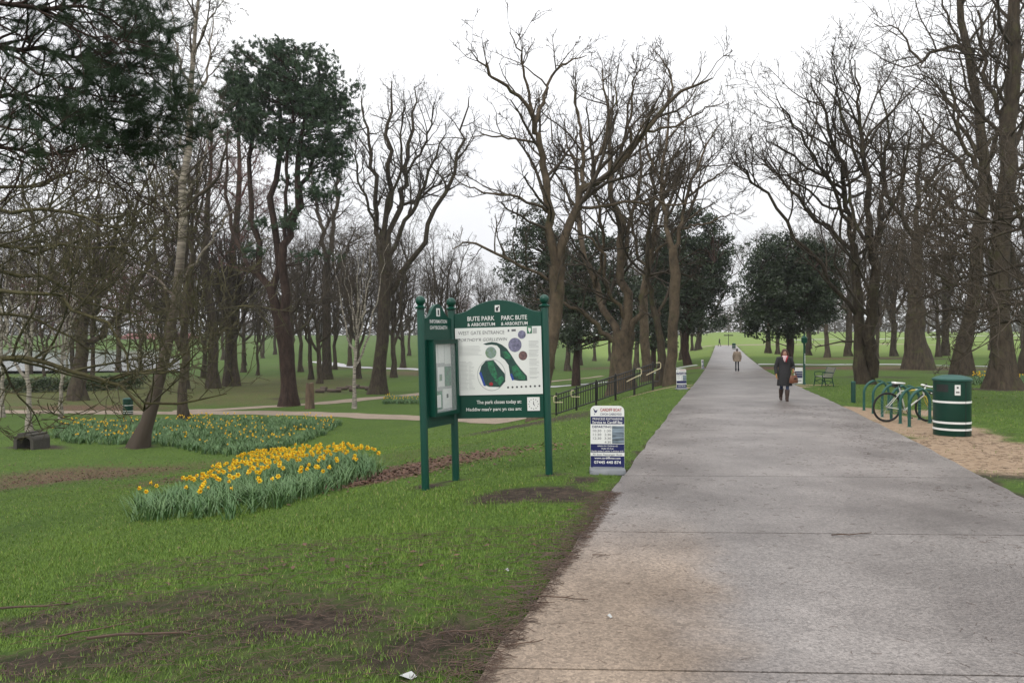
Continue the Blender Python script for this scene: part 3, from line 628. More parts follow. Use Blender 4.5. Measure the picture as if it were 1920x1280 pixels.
hero('bare_tree', 'tall bare tree whose thick trunk leans right behind the large litter bin', (1803, 698), [
    [(1803,699,22),(1812,640,17),(1822,580,15),(1830,500,14),(1838,420,13),(1845,330,12),(1840,250,11),(1835,200,10),(1820,130,9),(1805,60,8),(1795,-40,6)],
    [(1806,95,6),(1765,90,5),(1728,118,4.5),(1722,112,4),(1700,80,3),(1670,50,2),(1640,45,1)],
    [(1840,300,7),(1800,230,5),(1780,190,4),(1745,150,2.5),(1700,130,1)],
    [(1842,370,6),(1800,300,5),(1760,270,4),(1720,220,2.5),(1690,170,1)],
    [(1845,330,8),(1870,250,7),(1885,170,5),(1890,60,3)], [(1838,420,5),(1790,390,4),(1740,340,3),(1690,320,1)],
    [(1825,140,5),(1860,80,4),(1870,0,2)], [(1836,450,5),(1790,440,4),(1740,400,3),(1700,380,1)],
    [(1815,110,4),(1780,40,3),(1760,-20,2)], [(1840,280,5),(1880,240,4),(1930,190,2)]], 18, d=43, trunk_dens=.9, tm=.4)
hero('bare_tree', 'broadest bare trunk at the picture edge, buttressed at its foot beyond the bin', (1882, 728), [
    [(1882,730,30),(1880,690,23),(1878,600,21),(1876,500,20),(1882,400,19),(1892,300,18),(1897,200,16),(1900,100,14),(1904,0,12),(1900,-90,9)],
    [(1876,520,9),(1850,470,7),(1820,440,6),(1770,400,4),(1720,390,2)], [(1884,395,9),(1850,330,7),(1820,290,6),(1790,220,4),(1780,140,2)],
    [(1892,300,9),(1930,220,7),(1960,120,5),(1980,20,3)], [(1895,240,8),(1860,170,6),(1840,110,5),(1835,20,3)],
    [(1890,330,7),(1940,300,5),(2000,270,3)], [(1878,560,7),(1830,540,5),(1790,530,4),(1740,500,2),(1700,500,1)], [(1884,400,7),(1930,380,5),(1990,340,3)],
    [(1880,450,6),(1840,400,5),(1800,390,3.5),(1750,350,1.5)], [(1898,150,6),(1930,60,5),(1940,-30,3)]], 19, trunk_dens=.9, tm=.35)
hero('bare_tree', 'broad-trunked bare tree with upswept stems standing left of the map board', (707, 738), [
    [(707,739,18),(712,680,15),(720,600,15),(722,520,16),(722,470,15)],
    [(712,475,8),(710,400,7),(700,320,6),(690,250,4),(678,180,1.5)], [(722,470,9),(725,400,8),(730,320,7),(728,240,5),(735,150,1.5)],
    [(728,470,9),(745,390,8),(760,330,7),(770,250,5),(778,160,1.5)], [(730,480,7),(765,410,6),(795,350,4.5),(815,290,3),(835,230,1)],
    [(724,560,9),(760,510,8),(800,440,7),(830,375,6),(855,300,4.5),(870,240,3),(880,180,1.2)], [(712,450,5),(690,390,4),(672,330,3),(665,260,1.2)],
    [(745,390,5),(790,370,4),(840,330,2),(870,320,1)], [(760,330,4),(800,260,3),(815,190,1.2)], [(722,420,5),(750,330,4),(752,240,2.5),(758,170,1)]], 20, densf=1.1)
hero('bare_tree', 'straight narrow bare trunk between the pine and the broad upswept tree', (612, 711), [
    [(612,713,12),(613,640,10),(612,560,10),(612,498,9)], [(612,500,7),(604,430,6),(592,380,5),(583,310,2)], [(613,500,7),(625,420,6),(635,340,4),(648,260,1.5)],
    [(613,540,5),(640,490,4),(665,430,2)], [(606,440,4),(630,380,3),(620,310,1.5)]], 21)
r, P, Rd = hero('birch_tree', 'tall birch leaning from a dark slanted foot in the far daffodil bed', (260, 838), [
    [(258,838,18),(275,790,15),(290,745,14),(303,690,12),(318,620,11),(330,540,10),(338,450,9.5),(342,380,9),(352,300,8),(357,200,7),(360,120,5),(372,50,4),(378,-40,2.5)],
    [(350,290,4.5),(330,220,3.5),(318,150,3),(300,80,2),(280,30,1)], [(357,200,4.5),(385,150,3.5),(395,90,2.5),(400,10,1)],
    [(358,170,4),(335,110,3),(325,40,2),(320,-30,1)], [(343,370,4),(375,320,3),(390,260,2),(395,200,1)], [(340,420,4.5),(300,370,3.5),(270,310,2.5),(240,270,1)],
    [(330,540,5),(370,490,4),(410,430,3),(440,390,1.5)], [(345,350,4),(310,300,3),(295,230,1.5)], [(330,560,5),(290,520,3.5),(250,500,2)],
    [(362,110,3),(390,40,2.2),(420,0,1)]], 22, bark='birch_old', twig='twig', cfg=BIRCHY, tm=.5, trunk_dens=.5)
for i, (bx, by, top, lx, lab) in enumerate(((432, 722, 175, 448, 'purple-twigged weeping birch in front of the big pine crown'),
                                            (400, 728, 235, 392, 'smaller purple-twigged birch just left of the big pine'))):
    h = by - top
    lim = [[(bx, by, 13), (bx - 3, by - .25*h, 10), (lx - 10, by - .5*h, 8), (lx, by - .75*h, 5), (lx + 4, top, 1.5)]]
    rr = np.random.default_rng(50 + i)
    for t in np.linspace(.35, .95, 14):
        sx = 1 if rr.uniform() < .5 else -1; x0 = np.interp(t, [0, .25, .5, .75, 1], [p[0] for p in lim[0]]); y0 = by - t * h; L = (1.15 - t) * 95 * rr.uniform(.7, 1.2) + 25
        lim.append([(x0, y0, 4 * (1.2 - t)), (x0 + sx * L * .45, y0 - L * .7, 2.5 * (1.2 - t)), (x0 + sx * L * .8, y0 - L, .8)])
    hero('birch_tree', lab, (bx, by), lim, 60 + i, twig='twig_purple', cfg=cfgmod(BIRCHY, (1, dict(nmax=6, rmin=.014)), (2, dict(nmax=5, rmin=.014)), (3, dict(rmin=.013))), densf=.95)
# near tree on the left, trunk outside the frame, mossy low branches reaching in
def offtree(name, label, d, trunk, limbs, seed, **kw):
    rg = np.random.default_rng(seed); x = (trunk[0][0] - CX) / F * d; z = float(H(x, d))
    P, Rd = guided(d, [trunk] + limbs, rg); P[0, 0] = (x, d, z); dn = np.full(len(P), 1.0) * kw.pop('densf', 1); dn[0] = 0 if kw.pop('bare_trunk', True) else .4
    t = np.full(len(P), .15); t[0] = .4
    return tree(name, (x, d, z), P, Rd, label, seed=seed, tmins=t, dens=dn, **kw), P, Rd
mossy = cfgmod(BARE, (0, dict(up=.06, ubias=1.0, wig=.2)), (1, dict(up=.03, wig=.24)), (2, dict(wig=.28)), (3, dict(wig=.28)))
offtree('mossy_tree', 'low mossy bare branches reaching in from the picture edge above the small birch', 19, [(-230, 860, 28), (-235, 700, 24), (-225, 500, 20), (-215, 300, 15), (-210, 120, 8)], [
    [(-226,640,11),(-100,645,10),(0,662,8.5),(60,672,7.5),(130,690,6.5),(190,720,5.5),(240,752,4.5),(290,770,4),(350,745,3),(425,738,1.2)],
    [(-225,540,9),(-100,560,8),(0,590,5),(70,600,4),(140,640,3),(175,660,1.2)],
    [(-225,500,9),(-120,480,8),(0,505,6.5),(80,520,5.5),(150,560,4.5),(230,590,3),(300,600,1.2)],
    [(-222,440,9),(-100,430,7),(0,450,6),(90,470,5),(190,460,4),(270,490,3),(330,520,1.2)],
    [(-220,400,8),(-100,370,7),(20,400,6),(110,395,4.5),(200,420,3.5),(280,410,1.5)],
    [(-218,350,8),(-80,340,6.5),(40,350,5),(130,330,4),(220,350,2.5),(300,370,1)],
    [(-225,560,8),(-60,530,6.5),(60,560,5),(170,600,4),(260,690,3),(330,690,2),(400,650,1)],
    [(190,720,4),(250,700,3.5),(310,690,3),(365,640,2),(385,560,1)]], 31, bark='bark_moss', twig='twig_moss', cfg=mossy, densf=1.9)
offtree('bare_tree', 'thin drooping bare branches reaching in from the right picture edge', 23, [(2120, 770, 26), (2115, 600, 22), (2110, 400, 18), (2105, 100, 10)], [
    [(2112,520,9),(2000,480,7),(1900,500,5),(1820,520,4),(1760,545,2.8),(1690,560,1)], [(2112,560,8),(1980,560,6),(1890,570,4.5),(1820,590,3),(1760,580,2),(1720,600,1)],
    [(2110,460,8),(1980,420,6),(1890,440,4.5),(1800,470,3),(1730,480,1.2)], [(2112,600,7),(2000,620,5.5),(1900,600,4),(1850,620,2.5),(1790,640,1)],
    [(2108,400,8),(2000,380,6),(1920,400,4),(1840,420,2)], [(2110,540,6),(1960,530,5),(1860,550,3.5),(1790,540,2),(1740,520,1)]], 32, cfg=mossy, twig='twig', densf=2.6)
# ------------------------------------------------------------------ near pine: dark needle shoots hanging in at the upper left
d0 = 9.5; rg = np.random.default_rng(41)
ptr = [(-330, 910, 46), (-320, 600, 38), (-300, 250, 32), (-290, -200, 22), (-285, -500, 8)]
plimb = [[(-300,120,15),(-150,90,13),(0,90,10),(100,100,8),(200,120,6),(290,130,3)], [(-300,200,14),(-120,190,12),(40,190,9),(150,210,7),(260,240,5),(370,262,2.5)],
         [(-295,40,14),(-120,20,11),(40,10,9),(160,20,6),(270,60,3)], [(-292,-60,13),(-100,-70,10),(80,-60,8),(220,-40,5),(300,-20,2.5)],
         [(-300,260,12),(-120,270,10),(0,270,8),(70,285,6),(150,275,4),(250,275,2)], [(40,190,6),(110,240,5),(160,265,4),(190,310,3),(240,350,2.2),(300,400,1.2)],
         [(0,270,5),(40,300,4.5),(20,360,3.5),(-20,400,2.5)], [(150,210,4.5),(185,260,4),(210,330,3),(270,385,2.2),(340,410,1.2)], [(100,100,5),(180,160,4),(280,190,3),(330,225,1.5)],
         [(0,90,6),(80,140,5),(170,180,4),(260,200,2.5)], [(60,10,5),(150,60,4),(230,80,3),(310,100,1.5)], [(-120,190,7),(-20,230,5),(60,250,4),(120,300,2.5),(130,340,1.2)]]
P, Rd = guided(d0, [ptr] + plimb, rg, .01); Rd[1:] *= .75; bx = (ptr[0][0] - CX) / F * d0; base = (bx, d0, float(H(bx, d0))); P[0, 0] = base
PINE = [dict(dens=2.6, ang=50, len=.4, lmax=1.0, k=5, wig=.22, up=.03, n=4, rmin=.004, nmax=60), dict(dens=6, ang=45, len=.6, lmax=.5, k=3, wig=.2, up=.08, n=3, nmin=3, nmax=6, rmin=.003)]
dn = np.full(len(P), 11); dn[0] = 0; tm = np.full(len(P), .2)
lv = grow(P, Rd, PINE, rg, tmin=tm, dens=dn)
tips = np.concatenate([lv[0][0][:, -1], lv[1][0][:, -1], P[1:, -1]]); tdir = np.concatenate([unit(lv[0][0][:, -1] - lv[0][0][:, -2]), unit(lv[1][0][:, -1] - lv[1][0][:, -2]), unit(P[1:, -1] - P[1:, -2])])
px = CX + tips[:, 0] / tips[:, 1] * F; py = HY - (tips[:, 2] - CZ) / tips[:, 1] * F
edge = np.interp(px, [-400, 0, 60, 130, 200, 300, 380], [320, 315, 300, 245, 290, 300, 285]) + rg.normal(size=len(px)) * 18      # lower boughs are bare of needles
ok = (py < edge); tips, tdir = tips[ok], tdir[ok]
def needles(T, D, rg, per, nl, wd, back=.16):
    N = len(T); i = np.repeat(np.arange(N), per); M = len(i)
    o = T[i] - D[i] * (rg.uniform(0, back, M))[:, None]
    U = rg.normal(size=(M, 3)); U = unit(U - D[i] * (U * D[i]).sum(1, keepdims=True)); a = np.radians(rg.uniform(18, 62, M))[:, None]
    nd_ = unit(D[i] * np.cos(a) + U * np.sin(a)); s = unit(np.cross(nd_, rg.normal(size=(M, 3)))) * wd
    l = (nl * rg.uniform(.7, 1.15, M))[:, None]
    V = np.stack([o - s, o + s, o + nd_ * l], 1)
    return V.reshape(-1, 3), np.arange(3 * M).reshape(M, 3)
NV, NF = needles(tips, tdir, rg, 90, .125, .0022)
print('near pine shoots', len(tips), len(NF))
root = empty('pine_tree', base); tag(root, 'dark needled pine boughs hanging in at the top corner above the birches', 'tree')
b = np.array(base); link('trunk', np_mesh('trunk', *(lambda v: (v[0] - b, v[1]))(join([tubes(P[:1], Rd[:1], 14), tubes(P[1:], Rd[1:], 7)])), True), 'bark_pine', root)
link('branches', np_mesh('branches', *(lambda v: (v[0] - b, v[1]))(join([tubes(*x) for x in lv]))), 'bark_pine', root)
link('crown', np_mesh('crown', NV - b, NF), 'needle', root)
# ------------------------------------------------------------------ evergreen trees
def evergreen(name, label, base_px, limbs, bl, seed, d, nclump, crad, per, size, leafm, bark='bark_pine', needle=False, frac=.6, depth=.85, twigs=False):
    rg = np.random.default_rng(seed); x = (base_px[0] - CX) / F * d; z = float(H(x, d))
    P, Rd = guided(d, limbs, rg); P[0, 0] = (x, d, z)
    C, ctr = blobs_px(d, bl, nclump, rg, depth); out = unit(C - ctr)
    i = np.repeat(np.arange(len(C)), per); M = len(i)
    if needle:
        D = unit(rg.normal(size=(M, 3)) + np.array([0, 0, .7]) + out[i] * .6); o = C[i] + rg.normal(size=(M, 3)) * crad * np.array([.62, .62, .38])
        V, Fq = needles(o, D, rg, needle, size, size * .075, size * .5)
    else:
        u = unit(rg.normal(size=(M, 3))) * (rg.uniform(.25, 1, M) ** .5)[:, None] * crad * np.array([1, 1, .75])
        V, Fq = leaf_faces(C[i] + u, size, rg, out=unit(u))
    b = np.array((x, d, z)); root = empty(name, b); tag(root, label, 'tree')
    X, r = connect(C, P, Rd, rg, frac)
    fl = np.concatenate([[P[0, 0] - [0, 0, .35]], P[0]]); fr = np.concatenate([[Rd[0, 0] * 1.3], Rd[0]]); fr[1] *= 1.25
    prt = [tubes(fl[None], fr[None], 14)] + ([tubes(P[1:], Rd[1:], 8)] if len(P) > 1 else [])
    v, f = join(prt); link('trunk', np_mesh('trunk', v - b, f, True), bark, root)
    v, f = tubes(X, r, 4); link('branches', np_mesh('branches', v - b, f), bark, root)['kind'] = 'stuff'
    link('crown', np_mesh('crown', V - b, Fq), leafm, root)
    return root
evergreen('pine_tree', 'great multi-stemmed pine with dense blue-green crown above the purple birches', (542, 747), [
    [(542,748,22),(541,715,18),(537,660,18),(530,610,20),(524,585,19)],
    [(520,600,13),(500,530,11),(484,470,9.5),(474,400,8),(470,310,7),(475,210,5),(488,130,2)],
    [(526,600,13),(518,490,11),(516,400,10),(520,320,8.5),(525,240,7),(530,160,4),(530,105,1.5)],
    [(532,605,14),(540,490,13),(548,430,11),(555,380,9),(560,300,8),(572,230,6),(600,150,2)],
    [(549,425,8),(566,360,7),(586,310,6),(607,262,4.5),(640,195,2)], [(505,545,8),(470,500,7),(440,440,6),(425,340,4.5),(430,240,2)],
    [(535,450,6),(532,380,5.5),(540,300,5),(548,220,3.5),(560,130,1.5)]],
    [(490,135,66,48),(560,140,70,52),(605,180,50,50),(455,195,45,45),(510,205,70,50),(585,235,65,52),(635,230,32,38),(560,290,40,22),(625,290,38,26),(520,265,45,22),(440,160,25,30),(540,100,40,22),
     (655,175,16,18),(600,330,34,12),(585,362,48,8),(510,418,52,9),(560,400,22,8),(475,470,30,8),(610,365,34,7),(640,300,20,14),(600,480,40,6),(545,345,22,10),(455,245,35,25)],
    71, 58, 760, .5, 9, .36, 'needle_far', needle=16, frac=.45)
ho = dict(leafm='leaf_dark', crad=.66)
evergreen('evergreen_tree', 'rounded dark evergreen oak on the right of the path behind the walking woman', (1478, 668), [
    [(1480,672,9),(1482,640,8.5),(1480,600,8),(1478,560,7)], [(1480,610,6),(1450,560,5),(1430,510,3)], [(1480,600,6),(1510,550,5),(1530,500,3)], [(1478,560,5),(1475,500,4),(1480,460,2)]],
    [(1475,540,78,60),(1470,490,70,45),(1520,520,50,55),(1430,560,45,45),(1440,600,50,30),(1500,590,60,35),(1540,560,32,40),(1480,460,50,22),(1410,590,22,30),(1545,480,25,25)], 72, 66, 420, per=95, size=.24, **ho)
evergreen('evergreen_tree', 'large dark evergreen with drooping boughs left of the path beyond the railing', (1290, 660), [
    [(1284,664,9),(1285,640,8.5),(1288,600,8),(1290,540,7)], [(1288,600,5),(1320,540,4),(1340,490,2)], [(1288,590,5),(1260,520,4),(1250,460,2)]],
    [(1300,500,60,60),(1330,540,42,45),(1260,480,50,45),(1310,440,50,35),(1280,570,55,45),(1340,475,38,35),(1320,600,40,28),(1245,540,40,50),(1230,470,40,35),(1290,410,35,20)], 73, 76, 420, per=90, size=.26, **ho)
evergreen('evergreen_tree', 'dark evergreen mass filling the gap between map board and massive plane tree', (1080, 690), [
    [(1080,694,9),(1082,650,8),(1080,590,7),(1078,520,5)], [(1080,600,5),(1110,540,4),(1130,490,2)], [(1080,600,5),(1050,540,4),(1030,480,2)]],
    [(1070,520,60,60),(1010,470,55,50),(1000,420,35,35),(1110,560,55,50),(1120,480,50,50),(1060,600,55,35),(1030,560,40,40),(1150,540,40,50),(1090,630,55,22),(970,510,30,40),(1170,610,40,40)], 74, 72, 430, per=85, size=.26, **ho)
evergreen('evergreen_tree', 'low dark evergreen bush far off behind the slender mottled tree', (1225, 668), [
    [(1225,670,6),(1226,630,5),(1225,600,4)]], [(1220,600,35,45),(1245,630,30,30),(1200,560,30,40),(1230,540,30,30)], 75, 90, 150, per=80, size=.28, **ho)
# ------------------------------------------------------------------ generic bare trees, one mesh per kind, copied
def generic(seed, Ht=20, r=.36, fork=.3, nl=8, spread=.35, cfg=BARE, wig=.012, bark='bark', twig='twig'):
    rg = np.random.default_rng(seed); t = np.linspace(0, 1, 14); lean = rg.normal(size=2) * .5
    tr = np.stack([lean[0] * t ** 2, lean[1] * t ** 2, t * Ht * .62], -1) + np.pad(rg.normal(size=(12, 3)) * .0025 * Ht, ((1, 1), (0, 0)))
    Ps = [tr]; Rs = [r * (1 - .72 * t)]
    for q in range(nl):
        u = fork + (.97 - fork) * (q + rg.uniform(.1, .9)) / nl; k = u * 13; j = min(int(k), 12); p = tr[j] + (tr[j+1] - tr[j]) * (k - j)
        az = q * 2.4 + rg.uniform(-.5, .5); top = Ht * rg.uniform(.82, 1.0); L = top - p[2]; sp = spread * L * rg.uniform(.6, 1.3)
        x = t ** .75 * sp; pts = p + np.stack([x * math.cos(az), x * math.sin(az), L * t ** 1.12], -1); n = rg.normal(size=pts.shape) * L * wig; n[0] = 0
        Ps.append(pts + n); Rs.append(r * (1 - .72 * u) * .72 * (1 - .93 * t) + .008)
    P = np.array(Ps); Rd = np.array(Rs); dn = np.full(len(P), 1.0); dn[0] = .4
    tmn = np.full(len(P), .2); tmn[0] = .4
    root = tree('bare_tree', (0, 0, 0), P, Rd, 'x', seed=seed, cfg=cfg, tmins=tmn, dens=dn, bark=bark, twig=twig)
    return root
kinds = [generic(201, 21, .42, .3, 8, .32), generic(202, 19, .34, .35, 7, .42), generic(203, 22, .36, .22, 9, .22), generic(204, 17, .30, .3, 8, .5), generic(205, 15, .16, .2, 9, .25, cfg=BIRCHY, twig='twig_purple')]
birchkind = generic(206, 11, .13, .35, 9, .28, cfg=BIRCHY, bark='birch')
used = set()
def put(kind, x, y, h, label, group=None, rz=None, wd=1.0, name=None):
    src = kind
    if id(src) in used: o = copy_tree(src)
    else: o = src; used.add(id(src))
    o.location = on(x, y, -.02); base_h = {0: 21, 1: 19, 2: 22, 3: 17, 4: 15}.get(kinds.index(kind) if kind in kinds else 9, 11)
    s = h / base_h; o.scale = (s * wd, s * wd, s); o.rotation_euler = (0, 0, rz if rz is not None else random.uniform(0, 6.28)); tag(o, label, 'tree', group)
    if not group and 'group' in o: del o['group']
    if name: o.name = name
    return o
def putpx(kind, px, py, h, label, **kw): x, y, z = gp(px, py); return put(kinds[kind] if isinstance(kind, int) else kind, x, y, h, label, **kw)
putpx(birchkind, 55, 808, 12, 'small white-barked birch rising behind the stone arch seat', name='birch_tree')
putpx(birchkind, 114, 786, 11, 'thin grey-barked young tree between the white birch and the left litter bin')
putpx(birchkind, 4, 782, 12, 'thin young tree at the very left edge by the footpath')
putpx(birchkind, 664, 766, 13, 'spindly pale birch beside the footpath, right of the weathered stump')
putpx(0, 148, 750, 22, 'stout bare tree with flared foot across the footpath behind the hedge end', wd=1.5)
putpx(2, 345, 790, 21, 'upright bare tree at the back of the far daffodil bed', wd=.9)
putpx(1, 428, 724, 20, 'leaning-crowned bare tree just left of the purple birches', wd=1.1)
putpx(3, 457, 698, 20, 'second bare trunk behind the purple birches, smaller and farther')
putpx(2, 738, 708, 22, 'bare trunk showing just right behind the broad upswept tree', wd=1.1)
putpx(0, 756, 690, 21, 'bare tree seen directly left of the sign post with the ball finial')
putpx(3, 668, 690, 19, 'dark bare trunk behind the spindly pale birch')
putpx(1, 1590, 668, 20, 'bare trunk with swollen foot just left of the twin-stemmed tree', wd=1.3)
putpx(2, 1676, 668, 21, 'bare trunk with swollen foot between the twin-stemmed tree and the gnarled tree', wd=1.2)
putpx(1, 1771, 667, 22, 'bare trunk with flared foot between the gnarled tree and the leaning tree', wd=1.2)
putpx(3, 1458, 664, 17, 'slim trunk left of the evergreen oak stem')
putpx(0, 1440, 662, 19, 'bare trunk half hidden at the left skirt of the evergreen oak', wd=1.1)
putpx(1, 1515, 666, 18, 'thick trunk behind the green signpost top', wd=1.3)
putpx(0, 1310, 656, 21, 'broad bare trunk on the left verge where the path nears the junction', wd=1.5)
putpx(3, 1283, 664, 18, 'bare trunk under the drooping evergreen left of the path', wd=1.3)
putpx(0, 1930, 700, 22, 'bare tree cut off by the right picture edge behind the broadest trunk', wd=1.2)
putpx(4, 490, 668, 17, 'feathery purple birch far behind the pine stems')
putpx(4, 310, 700, 17, 'feathery purple birch beyond the footpath behind the leaning birch')
# woodland beyond the lower footpath and the far belt
rr = np.random.default_rng(9)
def wood(n, fx, dr, label, group, hr, ks):
    for q in range(n):
        d = rr.uniform(*dr); a = fx[0] + (fx[1] - fx[0]) * (q + rr.uniform(0, 1)) / n
        put(kinds[ks[int(rr.integers(len(ks)))]], a * d, d, rr.uniform(*hr), label, group, wd=rr.uniform(.85, 1.2))
wood(17, (-.70, -.2), (72, 112), 'bare tree in the brown wood beyond the lower footpath', 'bare trees of the left-hand wood', (15, 22), (0, 1, 2, 3, 4))
wood(17, (-.40, .02), (100, 190), 'bare tree in the deep wood behind the pine and map board', 'bare trees of the deep wood', (16, 23), (0, 1, 2, 3))
wood(12, (-.85, -.42), (350, 420), 'bare tree on the far bank of the river', 'bare trees across the river', (18, 25), (0, 1, 2, 3))
wood(14, (.02, .25), (105, 160), 'bare tree in the wood left of the path junction', 'bare trees left of the path junction', (15, 21), (0, 1, 3))
wood(18, (.37, .75), (88, 150), 'bare tree standing on the lawn beyond the right-hand group', 'bare trees beyond the right-hand group', (15, 20), (0, 1, 3))
wood(46, (-.1, .85), (300, 430), 'bare tree in the far belt beyond the bright field', 'bare trees of the far belt', (15, 24), (0, 1, 3, 4))
# the far wood behind everything: one mass
rg = np.random.default_rng(5); parts = []
N = 34000; a = rg.uniform(-.95, 1.0, N); d = rg.uniform(440, 520, N); hh = 7 + 10 * (np.sin(a * 23) * .3 + np.sin(a * 61 + 1) * .25 + .75); x = a * d
C = np.stack([x, d, H(x, d) + hh * rg.uniform(0, 1, N) ** 1.15], -1)
V, Fq = leaf_faces(C, 2.8, rg, aspect=.35); mat('far_wood', (.075, .065, .055), (.05, .055, .04), .9, .05)
tag(link('far_wood', np_mesh('far_wood', V, Fq), 'far_wood'), 'brown-grey line of distant woodland along the horizon', 'woodland', kind='stuff')
# hedge by the river
hx0 = gp(-120, 738); hx1 = gp(262, 728)
def hedge_line(name, p0, p1, h, wdt, n, label, size=.2):
    rg = np.random.default_rng(77); t = rg.uniform(0, 1, n); x = p0[0] + (p1[0]-p0[0]) * t + rg.normal(size=n) * wdt * .35; y = p0[1] + (p1[1]-p0[1]) * t + rg.normal(size=n) * wdt * .35
    C = np.stack([x, y, H(x, y) + rg.uniform(0, 1, n) ** .6 * h * (1 + .15 * np.sin(t * 40))], -1); V, Fq = leaf_faces(C, size, rg, aspect=.7)
    return tag(link(name, np_mesh(name, V, Fq), 'leaf_hedge'), label, 'hedge')
hedge_line('hedge', hx0, hx1, 1.25, 1.1, 16000, 'low clipped green hedge along the river behind the left footpath')
# pale building with dark red roof across the water
hb = empty('boathouse', ((300-CX)/F*352, 352, -2.2)); tag(hb, 'low pale building with dark red roof seen through trees across the river', 'building')
MB().box((0, 0, 2.0), (34, 9, 4.0)).build('wall', 'house_wall', hb)
MB().add([(-18, -5.5, 4.0), (18, -5.5, 4.0), (18, 5.5, 4.0), (-18, 5.5, 4.0), (-15, 0, 6.6), (15, 0, 6.6)], [(0, 1, 5, 4), (2, 3, 4, 5), (1, 2, 5), (3, 0, 4), (3, 2, 1, 0)]).build('roof', 'house_roof', hb)
for i in range(7): MB().box((-14 + i * 4.6, -4.52, 2.1), (2.0, .1, 1.6)).build('window', 'window_dark', hb)
# ------------------------------------------------------------------ map and notice sign
class LB(MB):
    """lettering: every line becomes a part of its own"""
    def __init__(s, M=None): super().__init__(M); s.lines = []
    def build(s, name, m, parent=None, **kw):
        for l in s.lines: l.build(name, m, parent)
        if s.v: MB.build(s, name, m, parent)
def fit(mb, s, x0, x1, z, cap, y, bold=0, shear=0):
    if isinstance(mb, LB): q = MB(mb.M); mb.lines.append(q); mb = q
    t = MB(); text_mb(t, s, 1.0, 0, 0, 0, 'LEFT', bold, 1, shear); xs = [v[0] for v in t.v]; zs = [v[2] for v in t.v]
    k = (x1 - x0) / (max(xs) - min(xs)); h = cap / .72
    mb.add([(x0 + (v[0] - min(xs)) * k, y, z + v[2] * h) for v in t.v], t.f)
def frame_at(o, ang): return Matrix.Translation(o) @ Matrix.Rotation(ang, 4, 'Z')
PL, PM, PR_ = (np.array(gp(798, 918)), np.array(gp(855, 900)), np.array(gp(1030, 889)))
root = empty('information_sign', tuple(PM)); root.rotation_euler = (0, R(-1.6), 0)
tag(root, 'green three-post park sign carrying a map board and a glazed notice case', 'sign')
PL[2] = PR_[2] = PM[2]
for q in (PL, PM, PR_):
    c = q - PM; ht = 2.43
    p = MB(); p.lathe([(.052, -.3), (.052, ht - .02), (.046, ht)], 20, c); po = p.build('post', 'green_paint', root, True)
    p = MB(); p.lathe([(.046, ht - .004), (.075, ht + .003), (.078, ht + .02), (.05, ht + .032), (.03, ht + .05)], 20, c); p.build('collar', 'green_paint', po, True)
    p = MB(); p.ball((c[0], c[1], ht + .105), .068, 20); p.build('finial', 'green_paint', po, True)
def arch(x0, x1, zb, zt, crest, n=22, sh=.2):
    """board outline with a swept crest"""
    top = []
    for i in range(n + 1):
        u = i / n; k = math.sin(math.pi * u) ** 2 if not (sh < u < 1 - sh) else None
        if u <= sh: z = zt + (crest - zt) * .42 * (u / sh) ** 2
        elif u >= 1 - sh: z = zt + (crest - zt) * .42 * ((1 - u) / sh) ** 2
        else: z = zt + (crest - zt) * (.42 + .58 * math.sin(math.pi * (u - sh) / (1 - 2 * sh)) ** .8)
        top.append((x1 + (x0 - x1) * u, z))
    return [(x0, zb), (x1, zb)] + top
v = PR_ - PM; wb = float(np.hypot(v[0], v[1])); MM = frame_at((0, 0, 0), math.atan2(v[1], v[0]))
board = MB(MM).prism(arch(.05, wb - .05, .88, 2.35, 2.53), -.03, .03).build('board', 'green_paint', root)
m = MB(MM)
for z in (2.352,): pass
pts = arch(.05, wb - .05, .88, 2.35, 2.53)[2:]
m.tube([(x, 0, z + .004) for x, z in pts], .014, 6); m.build('edge_trim', 'green_paint', root, True)
k = wb / 1.37
def U(u): return u * k
MB(MM).box((U(.685), -.036, 1.685), (U(1.26), .012, .95)).build('map_panel', 'white_panel', root)
L = LB(MM); y = -.034
fit(L, 'BUTE PARK', U(.243), U(.64), 2.26, .064, y, .012); fit(L, 'PARC BUTE', U(.74), U(1.115), 2.26, .064, y, .012)
fit(L, '& ARBORETUM', U(.24), U(.645), 2.185, .047, y, .01); fit(L, '& ARBORETUM', U(.735), U(1.12), 2.185, .047, y, .01)
fit(L, 'The park closes today at:', U(.345), U(1.0), 1.085, .05, y, .012); fit(L, "Heddiw mae'r parc yn cau am:", U(.19), U(1.0), .985, .048, y, .012)
L.build('lettering', 'white_paint', root)
e = MB(MM); e.box((U(.685), -.0315, 2.425), (.07, .004, .095)); em = e.build('emblem', 'white_paint', root)
e = MB(MM); disc(e, U(.685) - .004, 2.425, .02, -.0345); rect(e, U(.685) - .022, U(.685) + .012, 2.388, 2.42, -.0346); disc(e, U(.685) + .016, 2.445, .012, -.0347); rect(e, U(.685) + .004, U(.685) + .014, 2.39, 2.44, -.0347); e.build('figure', 'dark_print', em)
c = MB(MM); c.box((U(1.175), -.034, 1.07), (.175, .008, .19)); ck = c.build('clock', 'white_paint', root)
c = MB(MM); ccx, ccz = U(1.175), 1.07
for i in range(12):
    a = i * math.pi / 6; r_ = .066; disc(c, ccx + r_ * math.sin(a), ccz + r_ * math.cos(a) * 1.05, .0065, -.0395, 8)
def hand(a, l, wd):
    sx, sz = math.sin(a), math.cos(a); c.add([(ccx - sz*wd, -.0398, ccz + sx*wd), (ccx + sz*wd, -.0398, ccz - sx*wd), (ccx + sx*l, -.0398, ccz + sz*l)], [(0, 1, 2)])
hand(0, .058, .006); hand(R(150), .042, .007); c.build('clock_hands', 'dark_print', ck)
